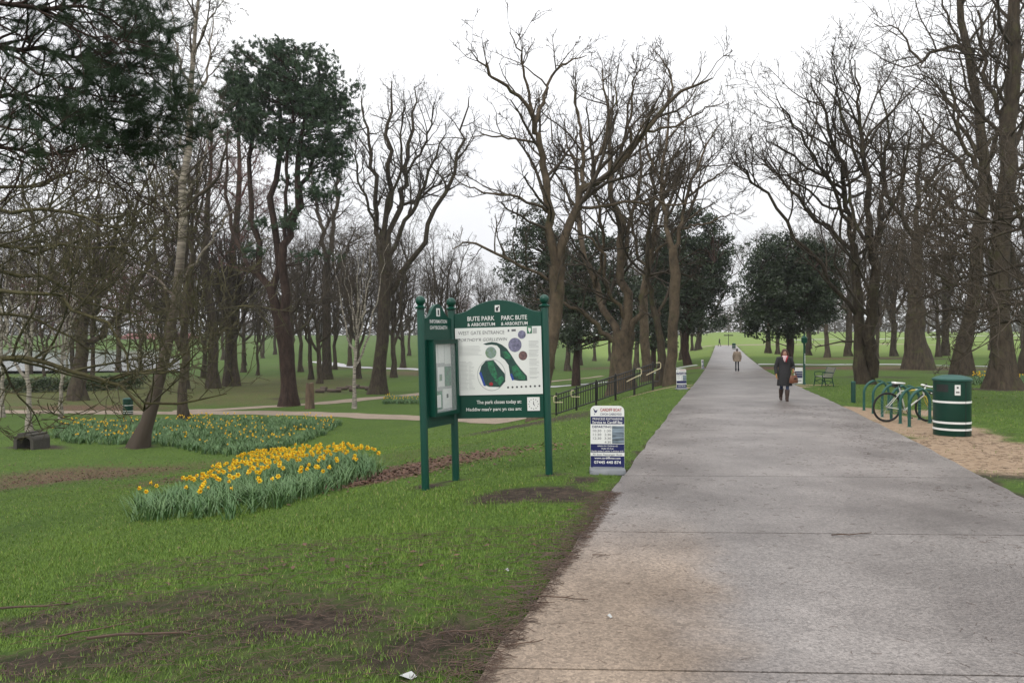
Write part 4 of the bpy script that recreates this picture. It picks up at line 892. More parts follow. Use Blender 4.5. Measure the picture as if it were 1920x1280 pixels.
# the printed map
mp = [o for o in root.children if o.name.startswith('map_panel')][0]; y = -.0435
t = LB(MM); fit(t, 'WEST GATE ENTRANCE', U(.10), U(.78), 2.065, .052, y); fit(t, "PORTHDY'R GORLLEWIN", U(.10), U(.82), 1.97, .046, y, 0, .25); t.build('lettering', 'grey_print', mp)
t = MB(MM); rr_ = random.Random(3)
for i in range(8): rect(t, U(.10), U(.10) + rr_.uniform(.28, .34), 1.90 - i * .018, 1.904 - i * .018, y)
for i in range(22): rect(t, U(.11), U(.11) + rr_.uniform(.08, .13), 1.68 - i * .0185, 1.684 - i * .0185, y); rect(t, U(.24), U(.24) + rr_.uniform(.03, .09), 1.68 - i * .0185, 1.684 - i * .0185, y)
for i in range(30):
    if i % 7 == 6: continue
    rect(t, U(1.13), U(1.13) + rr_.uniform(.10, .14), 1.95 - i * .018, 1.955 - i * .018, y)
t.build('small_print', 'pale_print', mp)['kind'] = 'stuff'
# long park plan, inset circle, pictures
def poly(mname, pts, yy, nm='map_print'): b_ = MB(MM); b_.add([(U(a), yy, z) for a, z in pts], [tuple(range(len(pts)))]); return b_.build(nm, mname, mp)
def pz(zx, zy):   # zoomed-photo coordinates on the board -> board u, z
    u = (zx - 265) / 525 * 1.37; s = 2.365 + .13 * u / 1.37; b0 = 1165 - 33 * u / 1.37; return (u, (b0 - zy) * s / 1000)
poly('map_dark', [pz(*p) for p in ((443,352),(470,346),(490,343),(520,348),(548,362),(575,385),(600,425),(625,470),(650,505),(683,545),(685,572),(640,572),(600,565),(588,530),(582,480),(562,450),(538,430),(536,385),(520,365),(490,358),(460,360))], -.0434)
poly('map_green', [pz(*p) for p in ((550,400),(575,402),(598,430),(590,448),(562,440))], -.0440)
poly('map_green', [pz(*p) for p in ((600,490),(625,480),(650,520),(676,550),(670,568),(630,560),(605,530))], -.0440)
poly('map_blue', [pz(*p) for p in ((588,535),(600,528),(612,566),(600,570))], -.0442)
poly('pale_print', [pz(485 + 80 * math.cos(a), 535 + 93 * math.sin(a)) for a in np.linspace(0, 6.283, 29)[:-1]], -.0432)
poly('white_panel', [pz(485 + 76 * math.cos(a), 535 + 89 * math.sin(a)) for a in np.linspace(0, 6.283, 29)[:-1]], -.0434)
poly('map_dark', [pz(*p) for p in ((455,452),(498,448),(530,490),(560,530),(562,575),(530,607),(470,604),(440,590),(418,520),(430,480))], -.0438)
poly('map_green', [pz(*p) for p in ((465,460),(495,452),(508,500),(520,545),(505,560),(488,540),(470,500))], -.0443)
poly('map_green', [pz(*p) for p in ((500,565),(545,540),(556,560),(530,598))], -.0443)
poly('map_blue', [pz(*p) for p in ((415,522),(428,515),(452,600),(440,598))], -.0444)
poly('red_print', [pz(482 + 11 * math.cos(a), 588 + 11 * math.sin(a)) for a in np.linspace(0, 6.283, 13)[:-1]], -.0446)
for (a, b_, r_, mm) in ((621, 366, 37, 'photo_violet'), (661, 309, 22, 'photo_violet'), (664, 429, 24, 'photo_red'), (485, 405, 31, 'photo_field')):
    poly(mm, [pz(a + r_ * math.cos(q), b_ + r_ * 1.1 * math.sin(q)) for q in np.linspace(0, 6.283, 25)[:-1]], -.0440, 'photo_print')
b_ = MB(MM)
for i in range(8): u, z = pz(576 + i * 25, 609 - i * .9); disc(b_, U(u), z, .014, -.0436, 12)
b_.build('symbols', 'dark_print', mp)
poly('map_green', [pz(690, 265), pz(718, 265), pz(718, 305), pz(690, 305)], -.0436, 'logo')
poly('white_panel', [pz(697, 272), pz(712, 275), pz(712, 288), pz(704, 302), pz(698, 288)], -.0440, 'logo')
poly('pale_print', [pz(722, 275), pz(745, 275), pz(745, 305), pz(722, 305)], -.0436, 'logo')
poly('grey_print', [pz(583, 276), pz(592, 276), pz(592, 288), pz(583, 288)], -.0436, 'logo'); poly('grey_print', [pz(604, 276), pz(628, 276), pz(628, 288), pz(604, 288)], -.0436, 'logo')
# notice side
v = PM - PL; wn = float(np.hypot(v[0], v[1])); NM = frame_at(tuple(PL - PM), math.atan2(v[1], v[0]))
MB(NM).prism(arch(.05, wn - .05, .82, 2.30, 2.50, sh=.25), -.025, .025).build('board', 'green_paint', root)
L = LB(NM); fit(L, 'INFORMATION', wn * .22, wn * .78, 2.235, .05, -.03, .012); fit(L, 'GWYBODAETH', wn * .22, wn * .78, 2.15, .05, -.03, .012)
rect(L, wn/2 - .045, wn/2 + .045, 2.33, 2.44, -.028); L.build('lettering', 'white_paint', root)
e = MB(NM); rect(e, wn/2 - .014, wn/2 + .02, 2.345, 2.42, -.0295); e.build('emblem', 'dark_print', root)
cx0, cx1, cz0, cz1 = .10, wn - .04, .97, 2.0
cs = empty('notice_case', (0, 0, 0), 0, root)
b_ = MB(NM)
for bx in (((cx0+cx1)/2, cz1 - .025, cx1-cx0, .05), ((cx0+cx1)/2, cz0 + .025, cx1-cx0, .05)): b_.box((bx[0], -.075, bx[1]), (bx[2], .1, bx[3]))
for xx in (cx0 + .025, cx1 - .025): b_.box((xx, -.075, (cz0+cz1)/2), (.05, .1, cz1 - cz0 - .1))
b_.box(((cx0+cx1)/2, -.085, cz1 + .006), (cx1 - cx0 + .03, .13, .012)); b_.build('frame', 'green_paint', cs)
MB(NM).box(((cx0+cx1)/2, -.029, (cz0+cz1)/2), (cx1-cx0-.1, .008, cz1-cz0-.1)).build('backing', 'pale_print', cs)
MB(NM).box(((cx0+cx1)/2, -.105, (cz0+cz1)/2), (cx1-cx0-.1, .004, cz1-cz0-.1)).build('glass', 'glass', cs)
iw, iz = cx1 - cx0 - .12, cz1 - cz0 - .12
for (a, b, c0, d, mm) in ((0, .33, .72, 1, 'white_panel'), (.35, .66, .72, 1, 'white_paint'), (.68, 1, .70, 1, 'white_panel'), (0, .28, .44, .68, 'pale_print'), (.3, .64, .36, .66, 'white_paint'), (.66, 1, .36, .66, 'map_green'),
                          (0, .5, .02, .30, 'map_green'), (.06, .44, .05, .24, 'white_panel'), (.54, 1, .02, .32, 'white_paint'), (0, .13, .75, .86, 'red_print'), (.38, .52, .45, .55, 'photo_field'), (.72, .82, .18, .24, 'dark_print')):
    x0, x1, z0, z1 = cx0 + .06 + a * iw, cx0 + .06 + b * iw, cz0 + .06 + c0 * iz, cz0 + .06 + d * iz
    q = MB(NM); rect(q, x0, x1, z0, z1, -.036 - (.002 if mm in ('red_print', 'photo_field', 'dark_print') or (a, b) == (.06, .44) else 0)); q.build('notice', mm, cs)
# ------------------------------------------------------------------ pavement signs
def boat_sign(loc, rz, label, sc_=1.0, full=True, lean=-4):
    r0 = empty('pavement_sign', loc, rz); tag(r0, label, 'sign', 'boat trip pavement signs'); r0.scale = (sc_,) * 3
    w2, h, b0 = .235, .93, .07
    T = Matrix.Translation((0, 0, b0)) @ Matrix.Rotation(R(lean), 4, 'X')
    def rr(x, z0, z1, rad, n=6): return [(-x, z0), (x, z0)] + [(x - rad + rad * math.cos(a), z1 - rad + rad * math.sin(a)) for a in np.linspace(0, math.pi/2, n)] + [(-x + rad + rad * math.cos(a), z1 - rad + rad * math.sin(a)) for a in np.linspace(math.pi/2, math.pi, n)]
    hh = h - b0
    MB(T).prism(rr(w2, 0, hh, .07), -.014, .014).build('panel', 'white_panel', r0)
    MB().add([(x, y, z) for z, s in ((0, 1), (.055, .97), (.085, .8)) for x, y in ((-.25*s, -.14*s), (-.2*s, -.18*s), (.2*s, -.18*s), (.25*s, -.14*s), (.25*s, .14*s), (.2*s, .18*s), (-.2*s, .18*s), (-.25*s, .14*s))],
             [(i + 8*l, (i+1) % 8 + 8*l, (i+1) % 8 + 8*(l+1), i + 8*(l+1)) for l in (0, 1) for i in range(8)] + [tuple(range(16, 24)), tuple(range(7, -1, -1))]).build('base', 'grey_plastic', r0, True)
    def fz(f): return hh * (1 - f / .92)
    for f0, f1 in ((.161, .274), (.57, .694), (.747, .915)):
        q = MB(T); rect(q, -w2 + .002, w2 - .002, fz(f1), fz(f0), -.0155); q.build('band', 'navy', r0)
    q = MB(T); rect(q, .065, w2 - .004, fz(.562), fz(.30), -.0155); q.build('photo_print', 'photo_boat', r0)
    y = -.0172
    q = MB(T); fit(q, 'CARDIFF BOAT', -.10, .20, fz(.083), .045, y, .014); q.build('title_lettering', 'red_print', r0)
    q = MB(T); fit(q, 'CWCH CAERDYDD', -.10, .20, fz(.143), .034, y, .004)
    q.add([(-.2, y, fz(.035)), (-.165, y, fz(.075)), (-.135, y, fz(.06)), (-.15, y, fz(.10)), (-.175, y, fz(.105)), (-.185, y, fz(.075))], [tuple(range(6))]); q.add([(-.185, y, fz(.12)), (-.17, y, fz(.115)), (-.18, y, fz(.14))], [(0, 1, 2)]); q.build('title_lettering', 'navy', r0)
    q = LB(T)
    fit(q, 'PRINCESS KATHARINE', -.205, .21, fz(.212), .032, y, .006); fit(q, 'Service to Cardiff Bay', -.21, .21, fz(.263), .036, y, .016)
    if full:
        fit(q, 'Adults £4 / Children £2', -.14, .14, fz(.607), .02, y, .012); fit(q, "Under 3's Free", -.085, .085, fz(.645), .02, y, .012); fit(q, 'Family ticket 2 adults 3 children £10', -.22, .22, fz(.684), .02, y, .012)
    fit(q, 'www.cardiffboat.com', -.18, .18, fz(.79), .027, y, .014); fit(q, '07445 440 874', -.185, .185, fz(.86), .042, y, .016); q.build('white_lettering', 'white_paint', r0)
    q = MB(T); fit(q, 'DEPARTING', -.21, .055, fz(.33), .032, y, .012); q.build('heading_lettering', 'navy', r0)
    q = LB(T)
    for i, (a, b) in enumerate((('10:30', '1:30'), ('11:30', '2:30'), ('12:30', '3:30'), ('', '4:30'))):
        if a: fit(q, a, -.2, -.085, fz(.39 + i * .056), .034, y, 0)
        fit(q, b, -.04, .05, fz(.39 + i * .056), .034, y, 0)
    fit(q, '90 Seat Passenger Boat', -.205, .205, fz(.735), .026, y, 0); q.build('grey_lettering', 'grey_print', r0)
    return r0
p = gp(1139, 886); boat_sign(p, R(-4), 'navy and white boat trip sign on the grass edge right of the map board')
p = gp(1278, 730); boat_sign(p, R(10), 'navy and white boat trip sign farther along at the landing above the railing', .93, False)
p = gp(1318, 692); boat_sign(p, R(50), 'small navy boat sign far up the left edge of the path', .85, False)
# blue and white board by the green signpost
p = gp(1497, 720); r0 = empty('notice_board', p, R(12)); tag(r0, 'white free-standing board with blue bands half hidden behind the walking woman', 'sign')
MB().box((0, 0, .42), (.46, .03, .80)).build('panel', 'white_paint', r0)
for z in (.60, .51, .42, .34): MB().box((0, -.017, z), (.42, .006, .07)).build('band', 'navy', r0)
MB().box((.02, -.021, .56), (.3, .006, .02)).build('print_line', 'white_paint', r0); MB().box((.05, -.017, .17), (.2, .006, .03)).build('print_line', 'navy', r0)
for s in (-1, 1): MB().box((s * .19, 0, .01), (.05, .3, .04)).build('foot', 'grey_plastic', r0)
# ------------------------------------------------------------------ railing
A = np.array(W(1043, 782, 34.5)); B = np.array(W(1224, 722, 36.5)); print('railing', A, H(A[0], A[1]), B, H(B[0], B[1]))
rl = empty('railing', tuple(A)); tag(rl, 'black metal railing with cream hand loops running down the bank from the path', 'railing')
vv = B - A; Lh = float(np.hypot(vv[0], vv[1])); MR = Matrix.Rotation(math.atan2(vv[1], vv[0]), 4, 'Z'); sl_ = vv[2] / Lh
def rz_(x): return x * sl_
np_ = 5
for i in range(np_ + 1):
    x = Lh * i / np_; q = MB(MR); q.box((x, 0, rz_(x) + .36), (.075, .075, 1.44)); po = q.build('post', 'black_paint', rl); q = MB(MR); q.ball((x, 0, rz_(x) + 1.12), .042, 10); q.build('finial', 'black_paint', po, True)
for z in (1.04, .80, .16):
    q = MB(MR); q.tube([(0, 0, rz_(0) + z), (Lh, 0, rz_(Lh) + z)], .034, 8); q.build('rail', 'black_paint', rl, True)
n = int(Lh / .125)
for i in range(1, n):
    x = Lh * i / n; MB(MR).box((x, 0, rz_(x) + .60), (.028, .028, .90)).build('baluster', 'black_paint', rl)
for x0, dy, ln in ((0, -.12, -.45), (Lh, -.12, .35)):
    z = rz_(x0); q = MB(MR); q.tube([(x0, 0, z + 1.0), (x0 + ln, 0, z + 1.0), (x0 + ln * 1.1, 0, z + .9), (x0 + ln * 1.1, 0, z + .3), (x0 + ln, 0, z + .18), (x0, 0, z + .18)], .022, 8); q.build('end_loop', 'black_paint', rl, True)
for x0, ln in ((Lh + .3, .75), (Lh - .8, .75), (-.15, -.42), (.75, -.4)):
    z = rz_(x0); q = MB(MR); q.tube([(x0 - ln * 1.0, -.12, rz_(x0 - ln) + .62), (x0 - ln * .3, -.12, rz_(x0 - ln * .3) + .70), (x0 + ln * .05, -.12, z + .74), (x0 + ln * .1, -.12, z + .80), (x0 + ln * .1, -.12, z + .98), (x0 + ln * .02, -.12, z + 1.03), (x0 - ln * .25, -.12, z + 1.02)], .024, 8); q.build('hand_loop', 'cream_paint', rl, True)
# ------------------------------------------------------------------ litter bins
def bin_(loc, label, rz=0, s=1.0, detail=True):
    o = empty('litter_bin', loc, rz); tag(o, label, 'litter bin', 'green litter bins'); o.scale = (s,) * 3; r = .33
    q = MB(); q.lathe([(r - .01, -.02), (r, .0), (r, 1.06), (r - .01, 1.07)], 40); q.build('body', 'green_bin', o, True)
    q = MB(); q.lathe([(r + .005, 1.06), (r + .022, 1.075), (r + .02, 1.105), (r * .85, 1.145), (r * .5, 1.175), (.01, 1.185)], 40); q.build('lid', 'green_hoop', o, True)
    for z in (.13, .26, .66): q = MB(); q.lathe([(r + .001, z - .02), (r + .005, z - .019), (r + .005, z + .019), (r + .001, z + .02)], 40); q.build('band', 'white_paint', o, True)
    if detail:
        def onr(a, z, rr=r): return (rr * math.cos(a), rr * math.sin(a), z)
        q = MB(); a0 = R(-90 - 62); q.add([onr(a0 + da, z, r + .003) for z in (.86, 1.0) for da in np.linspace(-.36, .36, 7)], [(i, i+1, i+8, i+7) for i in range(6)]); q.build('opening', 'black_paint', o)
        a0 = R(-90 - 14); q = MB(); q.add([onr(a0 + da, z, r + .004) for z in (.80, 1.0) for da in np.linspace(-.15, .15, 5)], [(i, i+1, i+6, i+5) for i in range(4)]); st = q.build('sticker', 'white_panel', o)
        q = MB(); q.add([onr(a0 + da, z, r + .006) for z in (.93, .965) for da in (-.05, .05)], [(0, 1, 3, 2)]); q.add([onr(a0 + da, z, r + .006) for z in (.845, .87) for da in (-.09, .09)], [(0, 1, 3, 2)]); q.build('print_mark', 'dark_print', st)
        a0 = R(-90 + 13); q = MB(); q.box((r * math.cos(a0) * 1.002, r * math.sin(a0) * 1.002, .53), (.008, .008, 1.04)); q.build('door_seam', 'black_paint', o)
        for z in (.08, .97): q = MB(); q.tube([onr(a0, z, r + .008), onr(a0 + .05, z, r + .008)], .01, 6); q.build('hinge', 'black_paint', o)
    return o
p = gp(1785, 815); bin_(p, 'large green litter bin with three white bands beside the bicycle', 0, 1.0)
p = gp(240, 777); bin_(p, 'green litter bin at the lower footpath near the leaning birch', .4, 1.0, False)
p = gp(1376, 655); bin_(p, 'tiny far green litter bin near the path junction', .2, 1.0, False)
# ------------------------------------------------------------------ cycle stands, bicycle, bollard
hl = [gp(1620 + (1705 - 1620) * t, 769 + (800 - 769) * t) for t in np.linspace(0, 1, 6)]
ordn = ['farthest green cycle hoop, nearest the bollard', 'second green cycle hoop counted from the bollard', 'third green cycle hoop counted from the bollard', 'fourth green cycle hoop, just behind the bicycle', 'fifth green cycle hoop, against the bicycle frame', 'nearest green cycle hoop, in front of the bicycle by the bin']
for p, lab in zip(hl, ordn):
    wd = .74; pts = [(0, 0, -.15), (0, 0, .25), (0, 0, .48)] + [(wd/2 - wd/2 * math.cos(a), 0, .48 + .33 * math.sin(a)) for a in np.linspace(.2, math.pi - .2, 11)] + [(wd, 0, .48), (wd, 0, .25), (wd, 0, -.15)]
    h_ = empty('cycle_stand', p, R(9)); tag(h_, lab, 'cycle stand', 'green cycle hoops')
    q = MB(); q.tube(pts, .034, 10); q.build('hoop', 'green_hoop', h_, True)
    for x in (0, wd): q = MB(); q.lathe([(.055, .0), (.055, .008), (.03, .02)], 12, (x, 0, -.004)); q.build('foot_collar', 'green_hoop', h_, True)
bp = gp(1661, 791); bk = empty('bicycle', (bp[0] + .5, bp[1], bp[2]), R(3)); bk.rotation_euler = (R(4), 0, R(3))
tag(bk, 'white and yellow road bicycle with pale saddle leaning on the cycle hoops', 'bicycle')
wr = .335
def torus(mb, c, Rr, r, n=32, m_=6):
    vs = [(c[0] + (Rr + r * math.cos(b)) * math.cos(a), c[1] + r * math.sin(b), c[2] + (Rr + r * math.cos(b)) * math.sin(a)) for a in np.linspace(0, 2*math.pi, n, endpoint=False) for b in np.linspace(0, 2*math.pi, m_, endpoint=False)]
    mb.add(vs, [(i*m_+j, ((i+1) % n)*m_+j, ((i+1) % n)*m_+(j+1) % m_, i*m_+(j+1) % m_) for i in range(n) for j in range(m_)])
for x in (-.5, .5):
    we = empty('wheel', (x, 0, wr + .012), 0, bk)
    q = MB(); torus(q, (0, 0, 0), wr - .004, .016); q.build('tyre', 'rubber', we, True)
    q = MB(); torus(q, (0, 0, 0), wr - .03, .011); q.build('rim', 'black_paint', we, True)
    q = MB(); q.tube([(0, -.05, 0), (0, .05, 0)], .02, 10); q.build('hub', 'steel', we, True)
    q = MB()
    for i in range(20): a = i * math.pi / 10; q.tube([(.018 * math.cos(a + .5), .03 * (-1) ** i, .018 * math.sin(a + .5)), ((wr - .035) * math.cos(a), 0, (wr - .035) * math.sin(a))], .0016, 3, False)
    q.build('spokes', 'steel', we)
bb, st, hd0, hd1 = (-.07, 0, .28), (-.23, 0, .80), (.36, 0, .62), (.335, 0, .76)
q = MB(); q.tube([bb, hd0], .019, 8); q.tube([bb, st], .015, 8); q.tube([(-.2, 0, .72), hd1], .016, 8); q.tube([hd0, hd1], .019, 8)
for s in (-.045, .045): q.tube([(-.5, s, .347), (bb[0], s * .6, bb[2])], .009, 6); q.tube([(-.5, s, .347), (-.2, s * .4, .70)], .008, 6)
q.build('frame', 'frame_white', bk, True)
q = MB(); q.tube([(-.1, 0, .728), (.15, 0, .745)], .0175, 8); q.build('top_tube_band', 'frame_yellow', bk, True)
q = MB()
for s in (-.05, .05): q.tube([hd0, (.39, s, .58), (.44, s, .45), (.5, s, .347)], .011, 6)
q.build('fork', 'frame_yellow', bk, True)
q = MB(); q.tube([(-.19, 0, .74), (-.245, 0, .90)], .013, 8); q.build('seat_post', 'black_paint', bk, True)
q = MB(); q.add([(x, y * wv, z) for x, wv, z in ((-.38, 1, .925), (-.33, 1.15, .93), (-.27, .8, .925), (-.18, .35, .92), (-.10, .25, .915)) for y, in ((-.07,), (0,), (.07,))], [(i*3+j, i*3+j+1, i*3+j+4, i*3+j+3) for i in range(4) for j in range(2)])
so_ = q.build('saddle', 'white_paint', bk, True); sm = so_.modifiers.new('t', 'SOLIDIFY'); sm.thickness = .035
q = MB(); q.box((-.33, 0, .85), (.12, .08, .08)); q.build('saddle_bag', 'black_paint', bk, bevel=.02)
q = MB(); q.tube([hd1, (.325, 0, .82), (.40, 0, .84)], .013, 8); q.build('stem', 'black_paint', bk, True)
for s in (-1, 1):
    q = MB(); q.tube([(.40, 0, .84), (.40, s * .18, .84), (.44, s * .2, .845), (.50, s * .205, .83), (.52, s * .205, .77), (.48, s * .205, .71), (.40, s * .205, .70)], .015, 8); q.build('handlebar', 'white_paint', bk, True)
    q = MB(); q.tube([(.50, s * .2, .83), (.54, s * .2, .87), (.53, s * .2, .78)], .012, 6); q.build('brake_lever', 'black_paint', bk, True)
q = MB(); torus(q, (bb[0], -.05, bb[2]), .09, .006, 24, 4); q.tube([(bb[0], -.06, bb[2]), (bb[0] + .06, -.07, bb[2] - .16)], .009, 6); q.tube([(bb[0], .06, bb[2]), (bb[0] - .06, .07, bb[2] + .16)], .009, 6)
q.tube([(bb[0], -.05, bb[2] + .09), (-.5, -.05, .347 + .04)], .004, 4); q.tube([(bb[0], -.05, bb[2] - .09), (-.5, -.05, .347 - .05)], .004, 4); q.build('crankset', 'black_paint', bk, True)
for s, x, z in ((-1, bb[0] + .06, bb[2] - .16), (1, bb[0] - .06, bb[2] + .16)): MB().box((x, s * .11, z), (.09, .08, .02)).build('pedal', 'black_paint', bk)
MB().box((-.83, -.01, .42), (.02, .04, .09)).build('reflector', 'white_paint', bk) if False else None
p = gp(1600, 755); q = empty('bollard', p); tag(q, 'short round green bollard at the corner of the grass', 'bollard')
b_ = MB(); b_.lathe([(.07, -.2), (.07, .62), (.066, .635)], 20); b_.build('post', 'green_bin', q, True); b_ = MB(); b_.lathe([(.072, .632), (.074, .65), (.06, .668), (.01, .675)], 20); b_.build('cap', 'green_hoop', q, True)
# green signpost with vertical lettering, fingerpost far off
p = gp(1508, 721); q = empty('signpost', p, R(10)); tag(q, 'slim green post with capped head and vertical white lettering beside the bench', 'signpost')
b_ = MB(); b_.lathe([(.07, -.2), (.07, .1), (.05, .14), (.048, 1.95), (.06, 1.97), (.06, 2.0)], 16); b_.build('post', 'green_paint', q, True)
b_ = MB(); b_.lathe([(.06, 2.0), (.13, 2.03), (.14, 2.08), (.14, 2.22), (.16, 2.25), (.10, 2.32), (.04, 2.36), (.035, 2.42), (.01, 2.46)], 16); b_.build('head', 'green_paint', q, True)
b_ = MB()
for i, ch in enumerate('PARCBUTE'[::-1]): text_mb(b_, ch, .07, 0, 1.02 + i * .062, -.052, 'CENTER', .004)
b_.build('lettering', 'white_paint', q)
xx = (1366 - CX) / F * 168; q = empty('fingerpost', on(xx, 168)); tag(q, 'dark fingerpost standing at the far path junction', 'signpost')
b_ = MB(); b_.tube([(0, 0, -.2), (0, 0, 2.8)], .07, 8); b_.build('post', 'black_paint', q)
for s in (-1, 1): MB().box((s * .55, 0, 2.45), (1.0, .05, .22)).build('arm', 'black_paint', q)
# ------------------------------------------------------------------ bench
p = gp(1545, 724); q = empty('park_bench', p, R(-97)); tag(q, 'green iron park bench with wooden slats facing the path', 'bench')
for sx in (-.62, .62):
    b_ = MB(); b_.tube([(sx, -.28, -.02), (sx, -.25, .2), (sx, -.22, .42)], .022, 6); b_.tube([(sx, .26, -.02), (sx, .22, .2), (sx, .17, .42), (sx, .25, .65), (sx, .33, .88)], .022, 6)
    b_.tube([(sx, -.22, .42), (sx, .17, .42)], .02, 6); b_.tube([(sx, -.25, .18), (sx, 0, .3), (sx, .23, .18)], .015, 6); b_.tube([(sx, -.24, .3), (sx, 0, .08), (sx, .22, .3)], .012, 6)
    le = b_.build('leg_frame', 'green_bin', q, True)
    b_ = MB(); b_.tube([(sx, -.22, .42), (sx, -.26, .55), (sx, -.24, .64), (sx, -.05, .66), (sx, .24, .64)], .02, 6); b_.build('armrest', 'green_bin', q, True)
for i in range(6): MB().box((0, -.2 + i * .07, .45), (1.36, .055, .025)).build('slat', 'bench_slat', q)
for i in range(5): MB().box((0, .195 + i * .032, .52 + i * .082), (1.36, .025, .06), Matrix.Rotation(R(-20), 3, 'X')).build('slat', 'bench_slat', q)
# ------------------------------------------------------------------ people
def skin(name, V, E, rad, m, parent, rootv=0, sub=2):
    bm = bmesh.new(); ly = bm.verts.layers.skin.verify(); vs = []
    for i, (c, r_) in enumerate(zip(V, rad)):
        v_ = bm.verts.new(c); v_[ly].radius = (r_ if hasattr(r_, '__len__') else (r_, r_)); v_[ly].use_root = (i == rootv); vs.append(v_)
    for a, b in E: bm.edges.new((vs[a], vs[b]))
    me = bpy.data.meshes.new(name); bm.to_mesh(me); bm.free(); o = bpy.data.objects.new(name, me); col.objects.link(o)
    s = o.modifiers.new('s', 'SKIN'); s.use_smooth_shade = True; o.modifiers.new('u', 'SUBSURF').levels = sub
    dg = bpy.context.evaluated_depsgraph_get(); m2 = bpy.data.meshes.new_from_object(o.evaluated_get(dg)); bpy.data.objects.remove(o); bpy.data.meshes.remove(me)
    m2.materials.clear(); m2.polygons.foreach_set('use_smooth', np.ones(len(m2.polygons), dtype=bool)); return link(name, m2, m, parent)
def loft(mb, rings, n=18):
    vs = [(cx + rx * math.cos(a), cy + ry * math.sin(a), z) for cx, cy, z, rx, ry in rings for a in (2*math.pi*j/n for j in range(n))]
    k = len(rings); mb.add(vs, [(i*n+j, i*n+(j+1) % n, (i+1)*n+(j+1) % n, (i+1)*n+j) for i in range(k-1) for j in range(n)] + [tuple(range(n))[::-1], tuple(range((k-1)*n, k*n))])
def hand_chain(V, E, rad, wi, wrist, dr, out, curl):
    """palm, four fingers and a thumb after wrist index wi"""
    w_ = Vector(wrist); d_ = Vector(dr).normalized(); o_ = Vector(out).normalized(); s_ = d_.cross(o_).normalized()
    V.append(tuple(w_ + d_ * .05)); rad.append((.028, .016)); pi_ = len(V) - 1; E.append((wi, pi_))
    for k, ln in enumerate((.068, .078, .073, .056)):
        a = w_ + d_ * .088 + s_ * (k - 1.5) * .020; b = a + d_ * ln * .55 + o_ * curl * .3 * ln; c = b + d_ * ln * .25 + o_ * curl * ln * .7
        i0 = len(V); V += [tuple(a), tuple(b), tuple(c)]; rad += [.0095, .0085, .007]; E += [(pi_, i0), (i0, i0+1), (i0+1, i0+2)]
    a = w_ + d_ * .04 + s_ * -.034; b = a + d_ * .03 + s_ * -.012 + o_ * .012; i0 = len(V); V += [tuple(a), tuple(b)]; rad += [.011, .009]; E += [(pi_, i0), (i0, i0+1)]
